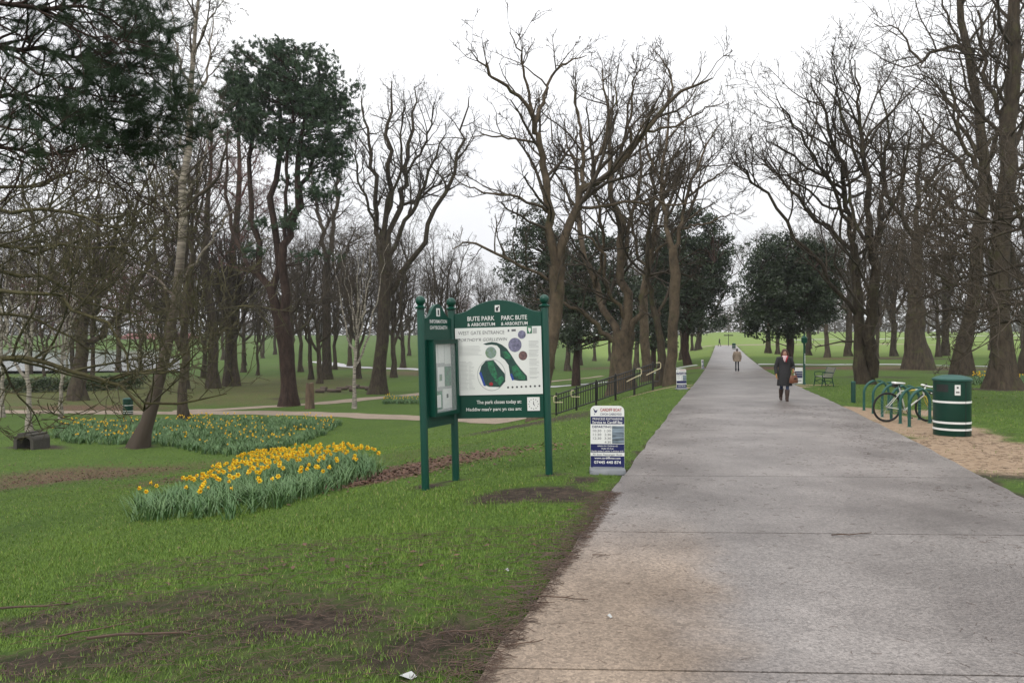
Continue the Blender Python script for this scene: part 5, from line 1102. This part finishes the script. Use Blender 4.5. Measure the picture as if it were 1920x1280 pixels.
def person(loc, rz, label, hgt, arms, legs, coat_m, hem, leg_m, boot_m, hair_m, longhair, hand_m, boots_h, scarf=False, coat_w=1.0):
    o = empty('person', loc, rz); tag(o, label, 'person'); s = hgt / 1.70; o.scale = (s,) * 3
    V = [(0, 0, .95), (0, .005, 1.12), (0, .01, 1.30), (0, .005, 1.42), (0, -.01, 1.475), (0, -.02, 1.53), (0, -.015, 1.60), (0, -.005, 1.655)]
    rad = [(.15, .11), (.13, .10), (.155, .105), (.085, .07), .052, (.066, .078), (.074, .092), (.056, .07)]; E = [(i, i+1) for i in range(7)]
    for sh, el, wr_, hd, out in arms:
        i0 = len(V); V += [sh, el, wr_]; rad += [.055, .042, .027]; E += [(3, i0), (i0, i0+1), (i0+1, i0+2)]; hand_chain(V, E, rad, i0 + 2, wr_, hd, out, .8)
    for hp, kn, an, toe in legs:
        i0 = len(V); V += [hp, kn, an]; rad += [.08, .052, .034]; E += [(0, i0), (i0, i0+1), (i0+1, i0+2)]
    body = skin('body', V, E, rad, 'skin' if hand_m == 'skin' else hand_m, o, sub=2 if scarf else 1)
    # head carries its own skin and face when the hands are gloved
    b_ = MB(); loft(b_, [(0, -.02, 1.468, .045, .048), (0, -.028, 1.49, .06, .068), (0, -.028, 1.53, .071, .086), (0, -.02, 1.575, .077, .096), (0, -.012, 1.62, .073, .09), (0, -.005, 1.66, .05, .062), (0, 0, 1.678, .02, .03)], 16); hd_ = b_.build('head', 'skin', o, True)
    b_ = MB(); b_.add([(0, -.118, 1.575), (-.014, -.112, 1.54), (.014, -.112, 1.54), (0, -.138, 1.545), (0, -.112, 1.532)], [(0, 1, 3), (0, 3, 2), (1, 4, 3), (3, 4, 2)]); b_.build('nose', 'skin', hd_, True)
    for sx in (-1, 1):
        b_ = MB(); b_.ball((sx * .03, -.108, 1.578), .010, 8); b_.build('eye', 'dark_print', hd_); b_ = MB(); b_.box((sx * .03, -.112, 1.598), (.032, .008, .006)); b_.build('brow', hair_m, hd_)
        b_ = MB(); b_.lathe([(.004, -.03), (.016, -.02), (.018, .01), (.006, .03)], 8, (sx * .077, -.01, 1.57)); b_.build('ear', 'skin', hd_, True)
    MB().box((0, -.112, 1.508), (.042, .012, .010)).build('mouth', 'red_print', hd_)
    b_ = MB()
    if longhair:
        loft(b_, [(0, .03, 1.42, .10, .07), (0, .028, 1.47, .115, .085), (0, .022, 1.54, .105, .09), (0, .012, 1.60, .098, .10), (0, .004, 1.655, .086, .094), (0, .004, 1.70, .05, .055), (0, .004, 1.712, .015, .02)], 18)
        for sx in (-1, 1): b_.tube([(sx * .05, -.075, 1.655), (sx * .085, -.07, 1.58), (sx * .098, -.055, 1.50), (sx * .085, -.05, 1.42)], [.02, .03, .034, .02], 8)
        b_.tube([(-.07, -.07, 1.63), (-.03, -.098, 1.645), (.03, -.1, 1.645), (.07, -.07, 1.63)], [.015, .02, .02, .015], 8)
    else: loft(b_, [(0, .03, 1.50, .066, .066), (0, .02, 1.56, .083, .085), (0, .01, 1.62, .083, .097), (0, .002, 1.67, .062, .075), (0, 0, 1.692, .02, .03)], 16)
    b_.build('hair', hair_m, o, True)
    # trousers and boots follow the legs
    V = [(0, 0, .95)]; rad = [(.13, .09)]; E = []
    for hp, kn, an, toe in legs: i0 = len(V); V += [hp, kn, (an[0], an[1], an[2] + .02)]; rad += [.078, .058, .048]; E += [(0, i0), (i0, i0+1), (i0+1, i0+2)]
    skin('trousers', V, E, rad, leg_m, o, sub=1)
    for hp, kn, an, toe in legs:
        k_, a_, t_ = Vector(kn), Vector(an), Vector(toe); top = a_.lerp(k_, boots_h); b_ = MB()
        b_.tube([top, a_.lerp(k_, boots_h * .6), a_.lerp(k_, .15), a_ + Vector((0, .01, -.03))], [.075, .072, .056, .056], 12); hl_ = a_ + Vector((0, .03, -.065))
        b_.tube([hl_ + Vector((0, .02, 0)), hl_.lerp(t_, .5) + Vector((0, 0, .01)), t_ + Vector((0, 0, .005))], [.046, .05, .04], 10); b_.build('boot', boot_m, o, True)
    # coat
    b_ = MB(); cw = coat_w
    loft(b_, [(0, .0, hem, .235*cw, .185*cw), (0, .0, hem + .02, .24*cw, .19*cw), (0, 0, (hem + .95) / 2, .225*cw, .175*cw), (0, -.01, .95, .205*cw, .165*cw), (0, .003, 1.08, .185*cw, .145*cw), (0, .006, 1.22, .195*cw, .145*cw), (0, .008, 1.33, .20*cw, .135*cw), (0, .008, 1.40, .165*cw, .11*cw), (0, .006, 1.44, .10, .085), (0, .004, 1.465, .075, .075)])
    for sh, el, wr_, hd, out in arms:
        w_ = Vector(el).lerp(Vector(wr_), .93); s0 = Vector(sh) + Vector((0, 0, .015)); inn = Vector((sh[0] * .55, sh[1], sh[2] + .02))
        b_.tube([inn, s0, Vector(sh).lerp(Vector(el), .5), el, Vector(el).lerp(w_, .5), w_], [.07, .082, .073, .066, .058, .052], 12)
    co = b_.build('coat', coat_m, o, True)
    b_ = MB(); b_.tube([(-.09, -.10, 1.44), (-.075, -.14, 1.36), (-.02, -.162, 1.24)], [.03, .03, .012], 6); b_.tube([(.09, -.10, 1.44), (.075, -.14, 1.36), (.02, -.162, 1.24)], [.03, .03, .012], 6); b_.build('lapel', coat_m, co, True)
    if scarf:
        b_ = MB(); loft(b_, [(0, -.025, 1.405, .105, .105), (0, -.03, 1.44, .115, .115), (0, -.02, 1.485, .09, .09)], 16); b_.tube([(0, -.125, 1.45), (-.015, -.152, 1.38), (-.01, -.16, 1.29)], [.05, .05, .015], 8); b_.build('scarf', 'scarf', o, True)
        b_ = MB(); b_.tube([(.09, -.06, 1.47), (.07, -.13, 1.40), (.03, -.165, 1.28)], [.025, .028, .012], 8); b_.build('scarf_edge', 'scarf_red', o, True)
    return o
# arms: shoulder, elbow, wrist, hand direction, palm side (facing -y: the viewer)
pw = gp(1471, 755); pw = (pw[0], pw[1], float(zp(pw[1])))
person(pw, R(-14), 'woman in long black coat, pink scarf and brown boots walking towards the viewer', 1.66,
       [((-.185, 0, 1.37), (-.27, .02, 1.10), (-.265, -.09, .87), (0, -.25, -1), (.6, -.4, 0)), ((.185, 0, 1.37), (.275, .06, 1.11), (.245, -.16, 1.03), (.1, -.8, -.55), (-.8, 0, -.3))],
       [((-.085, 0, .90), (-.09, .02, .50), (-.10, .17, .13), (-.10, .03, .045)), ((.085, 0, .90), (.08, -.10, .49), (.06, -.14, .09), (.06, -.30, .03))],
       'coat_black', .50, 'jeans', 'boot', 'hair', True, 'glove', .72, True)
hb_ = Vector(pw) + Matrix.Rotation(R(-14), 3, 'Z') @ Vector((.255, -.24, .60)) * .976
q = empty('handbag', (hb_.x, hb_.y, hb_.z), R(20)); tag(q, 'brown leather handbag hanging from the walking woman\'s hand', 'handbag')
b_ = MB(); loft(b_, [(0, 0, 0, .15, .06), (0, 0, .03, .165, .075), (0, 0, .16, .15, .07), (0, 0, .23, .12, .04), (0, 0, .245, .11, .02)], 16); b_.build('body', 'leather', q, True)
for s in (-.03, .03): b_ = MB(); b_.tube([(-.09, s, .20), (-.07, s, .30), (-.02, s * .6, .375), (.02, s * .6, .375), (.07, s, .30), (.09, s, .20)], .008, 6); b_.build('handle', 'leather', q, True)
MB().box((0, -.072, .15), (.08, .02, .06)).build('pocket_flap', 'boot', q, bevel=.005)
pm = gp(1382, 697); pm = (pm[0], pm[1], float(zp(pm[1])))
person(pm, R(165), 'man in tan coat and dark trousers walking away up the path', 1.74,
       [((-.19, 0, 1.38), (-.27, .03, 1.10), (-.26, -.05, .86), (0, -.1, -1), (1, 0, 0)), ((.19, 0, 1.38), (.27, .02, 1.10), (.26, -.08, .86), (0, -.1, -1), (-1, 0, 0))],
       [((-.085, 0, .90), (-.09, -.05, .50), (-.10, -.05, .09), (-.10, -.2, .03)), ((.085, 0, .90), (.09, -.01, .50), (.09, .12, .11), (.09, -.02, .04))],
       'coat_tan', .72, 'trousers', 'trousers', 'hair_grey', False, 'skin', .1, False, 1.08)
xw = (1349 - CX) / F * 166
person((xw, 166, float(H(xw, 166)) + .05), R(90), 'tiny dark figure walking across the far path junction', 1.74,
       [((-.19, 0, 1.38), (-.25, .1, 1.12), (-.24, -.02, .92), (0, -.2, -1), (1, 0, 0)), ((.19, 0, 1.38), (.25, -.08, 1.12), (.24, -.22, .95), (0, -.3, -1), (-1, 0, 0))],
       [((-.085, 0, .90), (-.09, -.18, .52), (-.10, -.22, .09), (-.10, -.37, .03)), ((.085, 0, .90), (.09, .05, .50), (.09, .3, .16), (.09, .17, .05))],
       'coat_black', .72, 'trousers', 'trousers', 'hair_grey', False, 'skin', .1)
# ------------------------------------------------------------------ stump, logs, stone arch seat, saplings
p = gp(581, 766); q = empty('tree_stump', p); tag(q, 'upright weathered stump post standing beside the lower footpath', 'stump')
b_ = MB(); rs = random.Random(4); n = 18; V = []
for z, r_ in ((-.2, .36), (.05, .34), (.3, .30), (.9, .29), (1.5, .28), (1.85, .26)):
    for j in range(n): a = 2 * math.pi * j / n; k = r_ * (1 + .10 * math.sin(a * 4 + z) + rs.uniform(-.05, .05)); V.append((k * math.cos(a), k * math.sin(a), z + (rs.uniform(-.06, .1) if z > 1.8 else 0)))
b_.add(V, [(i*n+j, i*n+(j+1) % n, (i+1)*n+(j+1) % n, (i+1)*n+j) for i in range(5) for j in range(n)] + [tuple(range(5*n, 6*n))]); b_.build('trunk', 'stump_wood', q, True)
lr = random.Random(8)
for i, (px, py) in enumerate(((607, 733), (622, 735), (641, 731), (655, 729), (668, 728), (680, 729), (692, 732), (634, 735), (660, 734), (600, 736))):
    p = gp(px, py); L_ = lr.uniform(.5, 1.1); r_ = lr.uniform(.16, .24); an = lr.uniform(-.5, .5)
    b_ = MB(Matrix.Rotation(an, 4, 'Z')); b_.tube([(-L_/2, 0, r_ * .9), (0, .02, r_ * .92), (L_/2, 0, r_ * .9)], [r_, r_ * 1.05, r_ * .95], 12)
    o = b_.build('log', 'log_wood', None, True); o.location = p; tag(o, 'cut log in the ring of logs beyond the weathered stump', 'log', 'cut logs by the wood')
p = gp(60, 839); q = empty('stone_seat', p, R(-7)); tag(q, 'small dark stone arch seat at the foot of the white birch', 'seat')
b_ = MB(); out_ = [(-.48 * math.cos(a), .36 + .32 * math.sin(a)) for a in np.linspace(0, math.pi, 14)]; inn_ = [(-.33 * math.cos(a), .33 + .2 * math.sin(a)) for a in np.linspace(0, math.pi, 14)]
prof = [(-.48, -.05)] + out_ + [(.48, -.05), (.33, -.05)] + inn_[::-1] + [(-.33, -.05)]
b_.prism(prof, -.5, .5); b_.build('arch', 'stone', q); 
for i in range(4): a = .45 + i * .6; b_ = MB(); b_.tube([(-.49 * math.cos(a), -.51, .37 + .325 * math.sin(a)), (-.49 * math.cos(a), .51, .37 + .325 * math.sin(a))], .05, 8); b_.build('rib', 'stone', q, True)
# ------------------------------------------------------------------ daffodil beds
def poly_pts(pxl, n, rg):
    P = np.array([gp(*p)[:2] for p in pxl]); lo, hi = P.min(0), P.max(0); out = []
    while len(out) < n:
        q = lo + (hi - lo) * rg.uniform(size=(4000, 2)); x, y = q[:, 0], q[:, 1]; ins = np.zeros(len(q), bool); j = len(P) - 1
        for i in range(len(P)):
            c = ((P[i, 1] > y) != (P[j, 1] > y)) & (x < (P[j, 0] - P[i, 0]) * (y - P[i, 1]) / (P[j, 1] - P[i, 1] + 1e-9) + P[i, 0]); ins ^= c; j = i
        out += list(q[ins])
    return np.array(out[:n]), abs(.5 * np.sum(P[:, 0] * np.roll(P[:, 1], 1) - P[:, 1] * np.roll(P[:, 0], 1)))
def strap(B, h, rg, wd, bend=.5, seg=3):
    """strap leaves: B (N,3) feet"""
    N = len(B); az = rg.uniform(0, 6.283, N); lean = rg.uniform(.05, .75, N); D = np.stack([np.cos(az), np.sin(az), 0 * az], -1); S = np.stack([-np.sin(az), np.cos(az), 0 * az], -1)
    hh = h * rg.uniform(.65, 1.15, N); V = []
    for k in range(seg + 1):
        t = k / seg; c = B + D * (hh * (lean * t + bend * rg.uniform(.1, 1, N) * t ** 2.6 * .8))[:, None] + np.array([0, 0, 1.]) * (hh * (t - .22 * t ** 3 * (lean + .5)))[:, None]
        w_ = wd * (1 - .85 * t ** 3); V += [c - S * w_ / 2, c + S * w_ / 2]
    V = np.stack(V, 1); b_ = np.arange(N)[:, None] * (2 * (seg + 1)); F_ = np.concatenate([np.stack([b_ + 2*k, b_ + 2*k + 1, b_ + 2*k + 3, b_ + 2*k + 2], -1)[:, 0] for k in range(seg)])
    return V.reshape(-1, 3), F_
def flower_mesh(seed, stem=.40):
    rg = random.Random(seed); V = []; Fs = []; mi = []
    def add(v, f, m): n = len(V); V.extend(v); Fs.extend([tuple(i + n for i in q) for q in f]); mi.extend([m] * len(f))
    top = Vector((rg.uniform(-.04, .04), rg.uniform(-.04, .04), stem)); fc = Vector((rg.uniform(-.6, .6), -1, rg.uniform(-.1, .4))).normalized(); u = fc.cross(Vector((0, 0, 1))).normalized(); v = fc.cross(u)
    m = MB(); m.tube([(0, 0, -.03), tuple(top * .6), tuple(top)], .004, 4, False); add(m.v, m.f, 2)
    c = top + fc * .012; r = .046
    for k in range(6):
        a = k * math.pi / 3 + rg.uniform(-.1, .1); d = u * math.cos(a) + v * math.sin(a); s = u * -math.sin(a) + v * math.cos(a)
        add([tuple(c), tuple(c + d * r * .55 + s * r * .36 + fc * .004), tuple(c + d * r + fc * -.004), tuple(c + d * r * .55 - s * r * .36 + fc * .004)], [(0, 1, 2, 3)], 0)
    ring = [c + (u * math.cos(a) + v * math.sin(a)) * q + fc * h for q, h in ((.012, 0), (.017, .022), (.024, .034)) for a in (k * math.pi / 4 for k in range(8))]
    add([tuple(p) for p in ring], [(i*8+j, i*8+(j+1) % 8, (i+1)*8+(j+1) % 8, (i+1)*8+j) for i in (0, 1) for j in range(8)], 1)
    me = bpy.data.meshes.new('daffodil'); me.from_pydata([tuple(p) for p in V], [], Fs); me.polygons.foreach_set('material_index', mi)
    for m in ('daff_petal', 'daff_cup', 'daff_leaf'): me.materials.append(MATS[m])
    return me
FM = [flower_mesh(s, h) for s, h in ((1, .40), (2, .36), (3, .43), (4, .38), (5, .41), (6, .34))]
def flowers_np(B, rg):
    V = []; Fs = []; mi = []; n = 0
    base = []
    for me in FM:
        v = np.array([tuple(x.co) for x in me.vertices]); base.append((v, [tuple(p.vertices) for p in me.polygons], [p.material_index for p in me.polygons]))
    for b_ in B:
        v, f, m = base[int(rg.integers(6))]; a = rg.uniform(-.9, .9); c, s = math.cos(a), math.sin(a); w_ = v @ np.array([[c, s, 0], [-s, c, 0], [0, 0, 1]]) * rg.uniform(.85, 1.15) + b_
        V.append(w_); Fs += [tuple(i + n for i in q) for q in f]; mi += m; n += len(v)
    me = bpy.data.meshes.new('daffodils'); me.from_pydata(np.concatenate(V).tolist(), [], Fs); me.polygons.foreach_set('material_index', mi)
    for m in ('daff_petal', 'daff_cup', 'daff_leaf'): me.materials.append(MATS[m])
    return me
def clumps(pxl, dens, per, h, wd, seed, name, label, m='daff_leaf', seg=3):
    rg = np.random.default_rng(seed); _, ar = poly_pts(pxl, 10, rg); n = int(ar * dens); Q, _ = poly_pts(pxl, n, rg); print(name, 'area', round(ar, 1), n)
    B = np.repeat(Q, per, 0) + rg.normal(size=(n * per, 2)) * .045; B3 = np.column_stack([B, H(B[:, 0], B[:, 1]) - .02])
    V, F_ = strap(B3, h, rg, wd, seg=seg); o = link(name, np_mesh(name, V, F_), m); tag(o, label, 'daffodil leaves', kind='stuff'); return Q
bed1 = [(246, 978), (330, 980), (430, 974), (520, 954), (600, 930), (680, 904), (710, 893), (704, 874), (660, 864), (580, 864), (500, 870), (440, 888), (390, 914), (330, 936), (260, 952)]
bed2 = [(92, 818), (130, 831), (230, 834), (300, 834), (370, 850), (430, 855), (520, 845), (600, 820), (640, 797), (620, 789), (400, 786), (250, 792), (120, 797)]
bed3 = [(718, 758), (790, 758), (786, 748), (724, 746)]; bed4 = [(1812, 722), (1862, 722), (1862, 710), (1815, 711)]; bed5 = [(1900, 724), (1990, 724), (1990, 712), (1902, 712)]
clumps(bed1, 27, 14, .35, .015, 301, 'daffodil_leaves', 'grey-green strap leaves of the near daffodil bed')
clumps(bed2, 13, 10, .42, .03, 302, 'daffodil_leaves', 'strap leaves of the wide far daffodil bed round the leaning birch', seg=2)
clumps(bed3, 14, 12, .42, .03, 303, 'daffodil_leaves', 'strap leaves of the small daffodil patch left of the map board', seg=2)
clumps(bed4, 14, 12, .38, .03, 304, 'daffodil_leaves', 'strap leaves of the daffodil patch between the two right-hand trunks', seg=2)
clumps(bed5, 14, 12, .38, .03, 305, 'daffodil_leaves', 'strap leaves of the daffodil patch right of the broadest trunk', seg=2)
rg = np.random.default_rng(310); Q, _ = poly_pts(bed1, 1500, rg)
# flowers gather along the back and the right end of the near bed
pxq = CX + Q[:, 0] / Q[:, 1] * F; pyq = HY - (H(Q[:, 0], Q[:, 1]) - CZ) / Q[:, 1] * F
front = np.interp(pxq, [246, 430, 600, 710], [980, 974, 930, 893]); back = np.interp(pxq, [246, 390, 500, 580, 710], [952, 914, 870, 864, 874]); rel = np.clip((front - pyq) / np.maximum(front - back, 4), 0, 1)
wgt = (.16 + rel ** 1.3) * np.interp(pxq, [246, 300, 420, 560, 710], [.9, .5, .9, .8, 1.0]); cl = .5 + .5 * np.sin(Q[:, 0] * 5.1) * np.sin(Q[:, 1] * 4.3 + 1); wgt *= .35 + cl
pick = rg.choice(len(Q), 430, replace=False, p=wgt / wgt.sum()); Q = Q[pick]; Q = Q[np.argsort(Q[:, 1])]
for k, (x, y) in enumerate(Q[:300]):
    o = bpy.data.objects.new('daffodil', FM[k % 6]); col.objects.link(o); o.location = on(x, y, .02); o.rotation_euler = (0, 0, rg.uniform(-.9, .9)); o.scale = (rg.uniform(.8, .98),) * 3
    tag(o, 'yellow daffodil in flower in the near bed below the map board', 'daffodil', 'daffodils of the near bed')
B = np.column_stack([Q[300:], H(Q[300:, 0], Q[300:, 1]) + .02])
tag(link('daffodil_flowers', flowers_np(B, rg), None), 'remaining yellow daffodil heads at the back of the near bed', 'daffodils', kind='stuff')
for pl, n, lab in ((bed2, 360, 'scattered yellow daffodil heads of the wide far bed'), (bed3, 45, 'yellow daffodil heads of the small patch left of the map board'), (bed4, 26, 'pale daffodil heads between the two right-hand trunks'), (bed5, 20, 'pale daffodil heads right of the broadest trunk')):
    Q2, _ = poly_pts(pl, n * 3, rg); w2 = np.clip(np.sin(Q2[:, 0] * .9) * np.sin(Q2[:, 1] * .7 + 1) + .55, .08, 2); Q2 = Q2[rg.choice(len(Q2), n, replace=False, p=w2 / w2.sum())]
    tag(link('daffodil_flowers', flowers_np(np.column_stack([Q2, H(Q2[:, 0], Q2[:, 1]) + .04]), rg), None), lab, 'daffodils', kind='stuff')
# ------------------------------------------------------------------ grass blades
def grass(n, dr, h, wd, seed, name, label, fx=(-.80, .78), tri=False, pw=1.0, fade=None, rise=None):
    rg = np.random.default_rng(seed); d = (rg.uniform(dr[0] ** pw, dr[1] ** pw, n)) ** (1 / pw); x = rg.uniform(*fx, n) * d
    off = np.abs(side(x, d)) - PHW / 1.038; c = cover(x, d); nz = .5 + .5 * np.sin(x * 3.1 + 1.3 * np.sin(d * 2.2)) * np.sin(d * 2.7 + 1.1 * np.sin(x * 1.9)); nz2 = .5 + .5 * np.sin(x * 9.1 + d * 4) * np.sin(d * 8.3 - x * 3)
    bare = np.maximum.reduce([c[:, 0], c[:, 1] * .9, c[:, 2] * 1.3])
    keep = (off > -.015 + .05 * nz2) & (rg.uniform(size=n) > np.clip(bare * 1.35 + (nz - .5) * .35 + (nz2 - .5) * .5, 0, .985))
    if fade: keep &= rg.uniform(size=n) > sstep(d, *fade)
    if rise: keep &= rg.uniform(size=n) < sstep(d, *rise)
    x, d = x[keep], d[keep]; nz = nz[keep]; N = len(x); print(name, N)
    B = np.column_stack([x, d, H(x, d) - .004]); az = rg.uniform(0, 6.283, N); D = np.stack([np.cos(az), np.sin(az), 0 * az], -1); S = np.stack([-np.sin(az), np.cos(az), 0 * az], -1)
    hh = (h * rg.uniform(.5, 1.35, N) * (.75 + .5 * nz))[:, None]; ln = rg.uniform(.15, .9, N)[:, None]; w_ = wd * rg.uniform(.7, 1.3, N)[:, None] / 2
    up = np.array([0, 0, 1.]); mid = B + D * hh * ln * .3 + up * hh * .6; tip = B + D * hh * ln + up * hh * (1 - .2 * ln)
    tint = np.clip(rg.normal(.42, .22, N) + (nz - .5) * .25, 0, .8); tint = np.where(rg.uniform(size=N) < .035, 1.0, tint)
    if tri: V = np.stack([B - S * w_, B + S * w_, tip], 1); F_ = np.arange(3 * N).reshape(N, 3); tv = np.repeat(tint, 3)
    else: V = np.stack([B - S * w_, B + S * w_, mid + S * w_ * .8, tip, mid - S * w_ * .8], 1); F_ = np.arange(5 * N).reshape(N, 5); tv = np.repeat(tint, 5)
    me = np_mesh(name, V, F_); at = me.attributes.new('tint', 'FLOAT', 'POINT'); at.data.foreach_set('value', tv.astype(np.float32))
    return tag(link(name, me, 'grass_blade'), label, 'grass', kind='stuff')
grass(300000, (2.6, 12), .036, .0058, 401, 'grass', 'short green grass on the near bank beside the path', (-.85, .3), tri=True, pw=1.5, fade=(8, 12))
grass(190000, (8, 24), .036, .010, 402, 'grass', 'short green grass on the verges and slope below the map board', tri=True, pw=1.6, fade=(17, 24), rise=(8, 12))
grass(110000, (17, 46), .036, .022, 403, 'grass', 'lawn grass of the lower ground and the verges farther off', tri=True, pw=1.7, fade=(36, 46), rise=(17, 24))
# ------------------------------------------------------------------ dead leaves, needles, twigs
rg = np.random.default_rng(500)
def leaves_at(px, py, rx, ry, n, rot=0):
    x, y, _ = ground(px, py); q = rg.normal(size=(n, 2)) * .55 * np.array([rx, ry]); c, s = math.cos(rot), math.sin(rot); X = x + q[:, 0] * c - q[:, 1] * s; Y = y + q[:, 0] * s + q[:, 1] * c; return np.column_stack([X, Y, H(X, Y) + .02 + rg.uniform(0, .02, n)])
C = np.concatenate([leaves_at(720, 893, 1.3, .6, 700, .4), leaves_at(800, 872, 2.4, 1.1, 1000, .5), leaves_at(880, 856, 1.2, .8, 300, .4), leaves_at(160, 890, 5, 3.2, 2200), leaves_at(60, 905, 3, 2.4, 900), leaves_at(330, 900, 1.4, 1.4, 250), leaves_at(600, 1050, 2.5, 1.2, 40)])
N = len(C); az = rg.uniform(0, 6.28, N); s = rg.uniform(.018, .042, N)[:, None]; D = np.stack([np.cos(az), np.sin(az), rg.normal(size=N) * .25], -1); S = np.stack([-np.sin(az), np.cos(az), rg.normal(size=N) * .35], -1)
V = np.stack([C - D * s, C + S * s * .6, C + D * s, C - S * s * .6 + np.array([0, 0, .006])], 1).reshape(-1, 3)
tag(link('dead_leaves', np_mesh('dead_leaves', V, np.arange(4 * N).reshape(N, 4)), 'dead_leaf'), 'brown dead leaves drifted over the bank and lawn', 'leaves', kind='stuff')
def sticks(X, Y, Z, ln, r, m, name, label, kmin=.5):
    N = len(X); az = rg.normal(0.2, .9, N); D = np.stack([np.cos(az), np.sin(az), 0 * az], -1); S = np.stack([-np.sin(az), np.cos(az), 0 * az], -1); l = (ln * rg.uniform(kmin, 1.5, N))[:, None]; b_ = rg.normal(size=N)[:, None] * .12
    A_ = np.column_stack([X, Y, Z]); P = np.stack([A_ - D * l / 2, A_ + S * l * b_, A_ + D * l / 2], 1) if r > .002 else np.stack([A_ - D * l / 2, A_ + D * l / 2], 1); v, f = tubes(P, np.full(P.shape[:2], r), 3)
    return tag(link(name, np_mesh(name, v, f), m), label, 'litter', kind='stuff')
n = 3600; d = rg.uniform(3.2 ** .6, 22 ** .6, n) ** (1/.6); u = np.clip(rg.beta(.8, .8, n) * 2 - 1 + rg.normal(size=n) * .05, -1, 1); X = PX0 + PSL * d + u * PHW
right = rg.uniform(size=n) < .35; X = np.where(right, PX0 + PSL * d + PHW * rg.uniform(.45, 1.0, n), X)
kp = rg.uniform(size=n) < .25 + .75 * sstep(np.sin(X * 1.7 + np.sin(d * .9)) * np.sin(d * 1.1 + X * .4), -.5, .6); X, d = X[kp], d[kp]
sticks(X, d, zp(d) + .004, .055, .0013, 'dead_twig', 'pine_needles', 'brown pine needles strewn over the path slabs', .3)
n = 1500; d = rg.uniform(3.6, 9, n); X = PX0 + PSL * d - PHW - np.abs(rg.normal(size=n)) * .16 + .06
sticks(X, d, H(X, d) + .05, .12, .0022, 'dead_twig', 'pine_needles', 'brown needles and twigs heaped along the left path edge')
n = 2600; X = rg.uniform(-4, 1.2, n); d = rg.uniform(3.8, 7.5, n); ok = side(X, d) < -PHW - .1; X, d = X[ok], d[ok]
sticks(X, d, H(X, d) + .02, .10, .0022, 'dead_twig', 'twig_litter', 'small dead twigs lying in the muddy grass of the near bank')
n = 1700; X = rg.uniform(5.6, 11, n); d = rg.uniform(8.5, 15, n); ok = (side(X, d) > PHW / 1.038 - .3) & (cover(X, d)[:, 2] > .35); X, d = X[ok], d[ok]
sticks(X, d, H(X, d) + .012, .09, .0024, 'dead_twig', 'pine_needles', 'brown needles and twigs on the bare sandy ground by the bin')
tw = [(1600, 1016, .42, .2, 'curved twig with a cone lying on the path slabs'), (1050, 1140, .40, -.15, 'thin dark twig jutting from the left path edge'), (900, 1187, .55, .1, 'thick crooked twig on the mud at the path edge'), (985, 1225, .25, .3, 'forked twig on the brown stained slab'),
      (996, 1108, .20, 1.2, 'stubby pale stick standing at the grass edge of the path'), (1072, 1052, .15, -.2, 'short twig on the path beside the long grass'), (110, 1135, .9, .25, 'long dead branch lying in the grass at the far left'), (200, 1180, .55, .6, 'dark bent twig in the muddy grass'),
      (310, 1195, 1.0, .05, 'long thin branch lying flat in the near muddy grass'), (480, 1080, .3, .1, 'short brown twig in the grass below the daffodil bed'), (1128, 1055, .15, -.1, 'small straight twig on the path slab'), (800, 1005, .14, .1, 'tiny twig in the bright grass before the sign')]
for px, py, l, a, lab in tw:
    x, y, z = gp(px, py); z = max(z, float(zp(y)) if side(x, y) > -PHW / 1.038 else -9); t = random.Random(px); pts = []; r_ = .0035 + l * .007
    for k in range(6): u = k / 5 - .5; pts.append((u * l * math.cos(a) + t.uniform(-.1, .1) * l * .4, u * l * math.sin(a) + t.uniform(-.1, .1) * l * .5, r_ + .004 + t.uniform(0, .012)))
    m = MB(); m.tube(pts, [r_ * (1 - .1 * k) for k in range(6)], 6); m.tube([pts[3], (pts[3][0] + l * .15, pts[3][1] + l * .12, r_ + .01)], [r_ * .6, r_ * .3], 5)
    o = m.build('twig', 'dead_twig', None, True); o.location = (x, y, z); tag(o, lab, 'twig', 'twigs on the ground')
for px, py, lab in ((1097, 1001, 'scrap of white litter on the path edge'), (1142, 1176, 'small white scrap on the brown stained slab'), (1462, 739, 'tiny white scrap on the path near the woman'), (765, 1272, 'crumpled pale wrapper in the bottom mud'), (950, 1072, 'pale wood chip in the grass by the path')):
    x, y, z = gp(px, py); z = max(z, float(zp(y)) if side(x, y) > -PHW / 1.038 else -9); t = random.Random(py); m = MB(); s = .022 if px != 765 else .05
    m.add([(s, 0, .012), (.3 * s, .6 * s, .03), (-s, .3 * s, .012), (-.7 * s, -.5 * s, .028), (.4 * s, -.6 * s, .01), (0, 0, .05 * s + .02)], [(0, 1, 5), (1, 2, 5), (2, 3, 5), (3, 4, 5), (4, 0, 5)])
    o = m.build('litter_scrap', 'pale_print'); o.location = (x, y, z); tag(o, lab, 'litter')
# ------------------------------------------------------------------ damp air
HAZE = .00024
if HAZE:
    m = bpy.data.materials.new('haze'); m.use_nodes = True; t = m.node_tree; t.nodes.remove(t.nodes['Principled BSDF']); pv = nd(t, 'VolumePrincipled'); pv.inputs['Density'].default_value = HAZE; pv.inputs['Color'].default_value = (.95, .96, .98, 1)
    t.links.new(pv.outputs['Volume'], t.nodes['Material Output'].inputs['Volume']); MATS['haze'] = m
    b_ = MB(); b_.box((0, 530, 17), (1520, 1130, 46)); o = b_.build('haze', 'haze'); tag(o, 'thin pale mist hanging over the whole park', 'haze', kind='stuff')
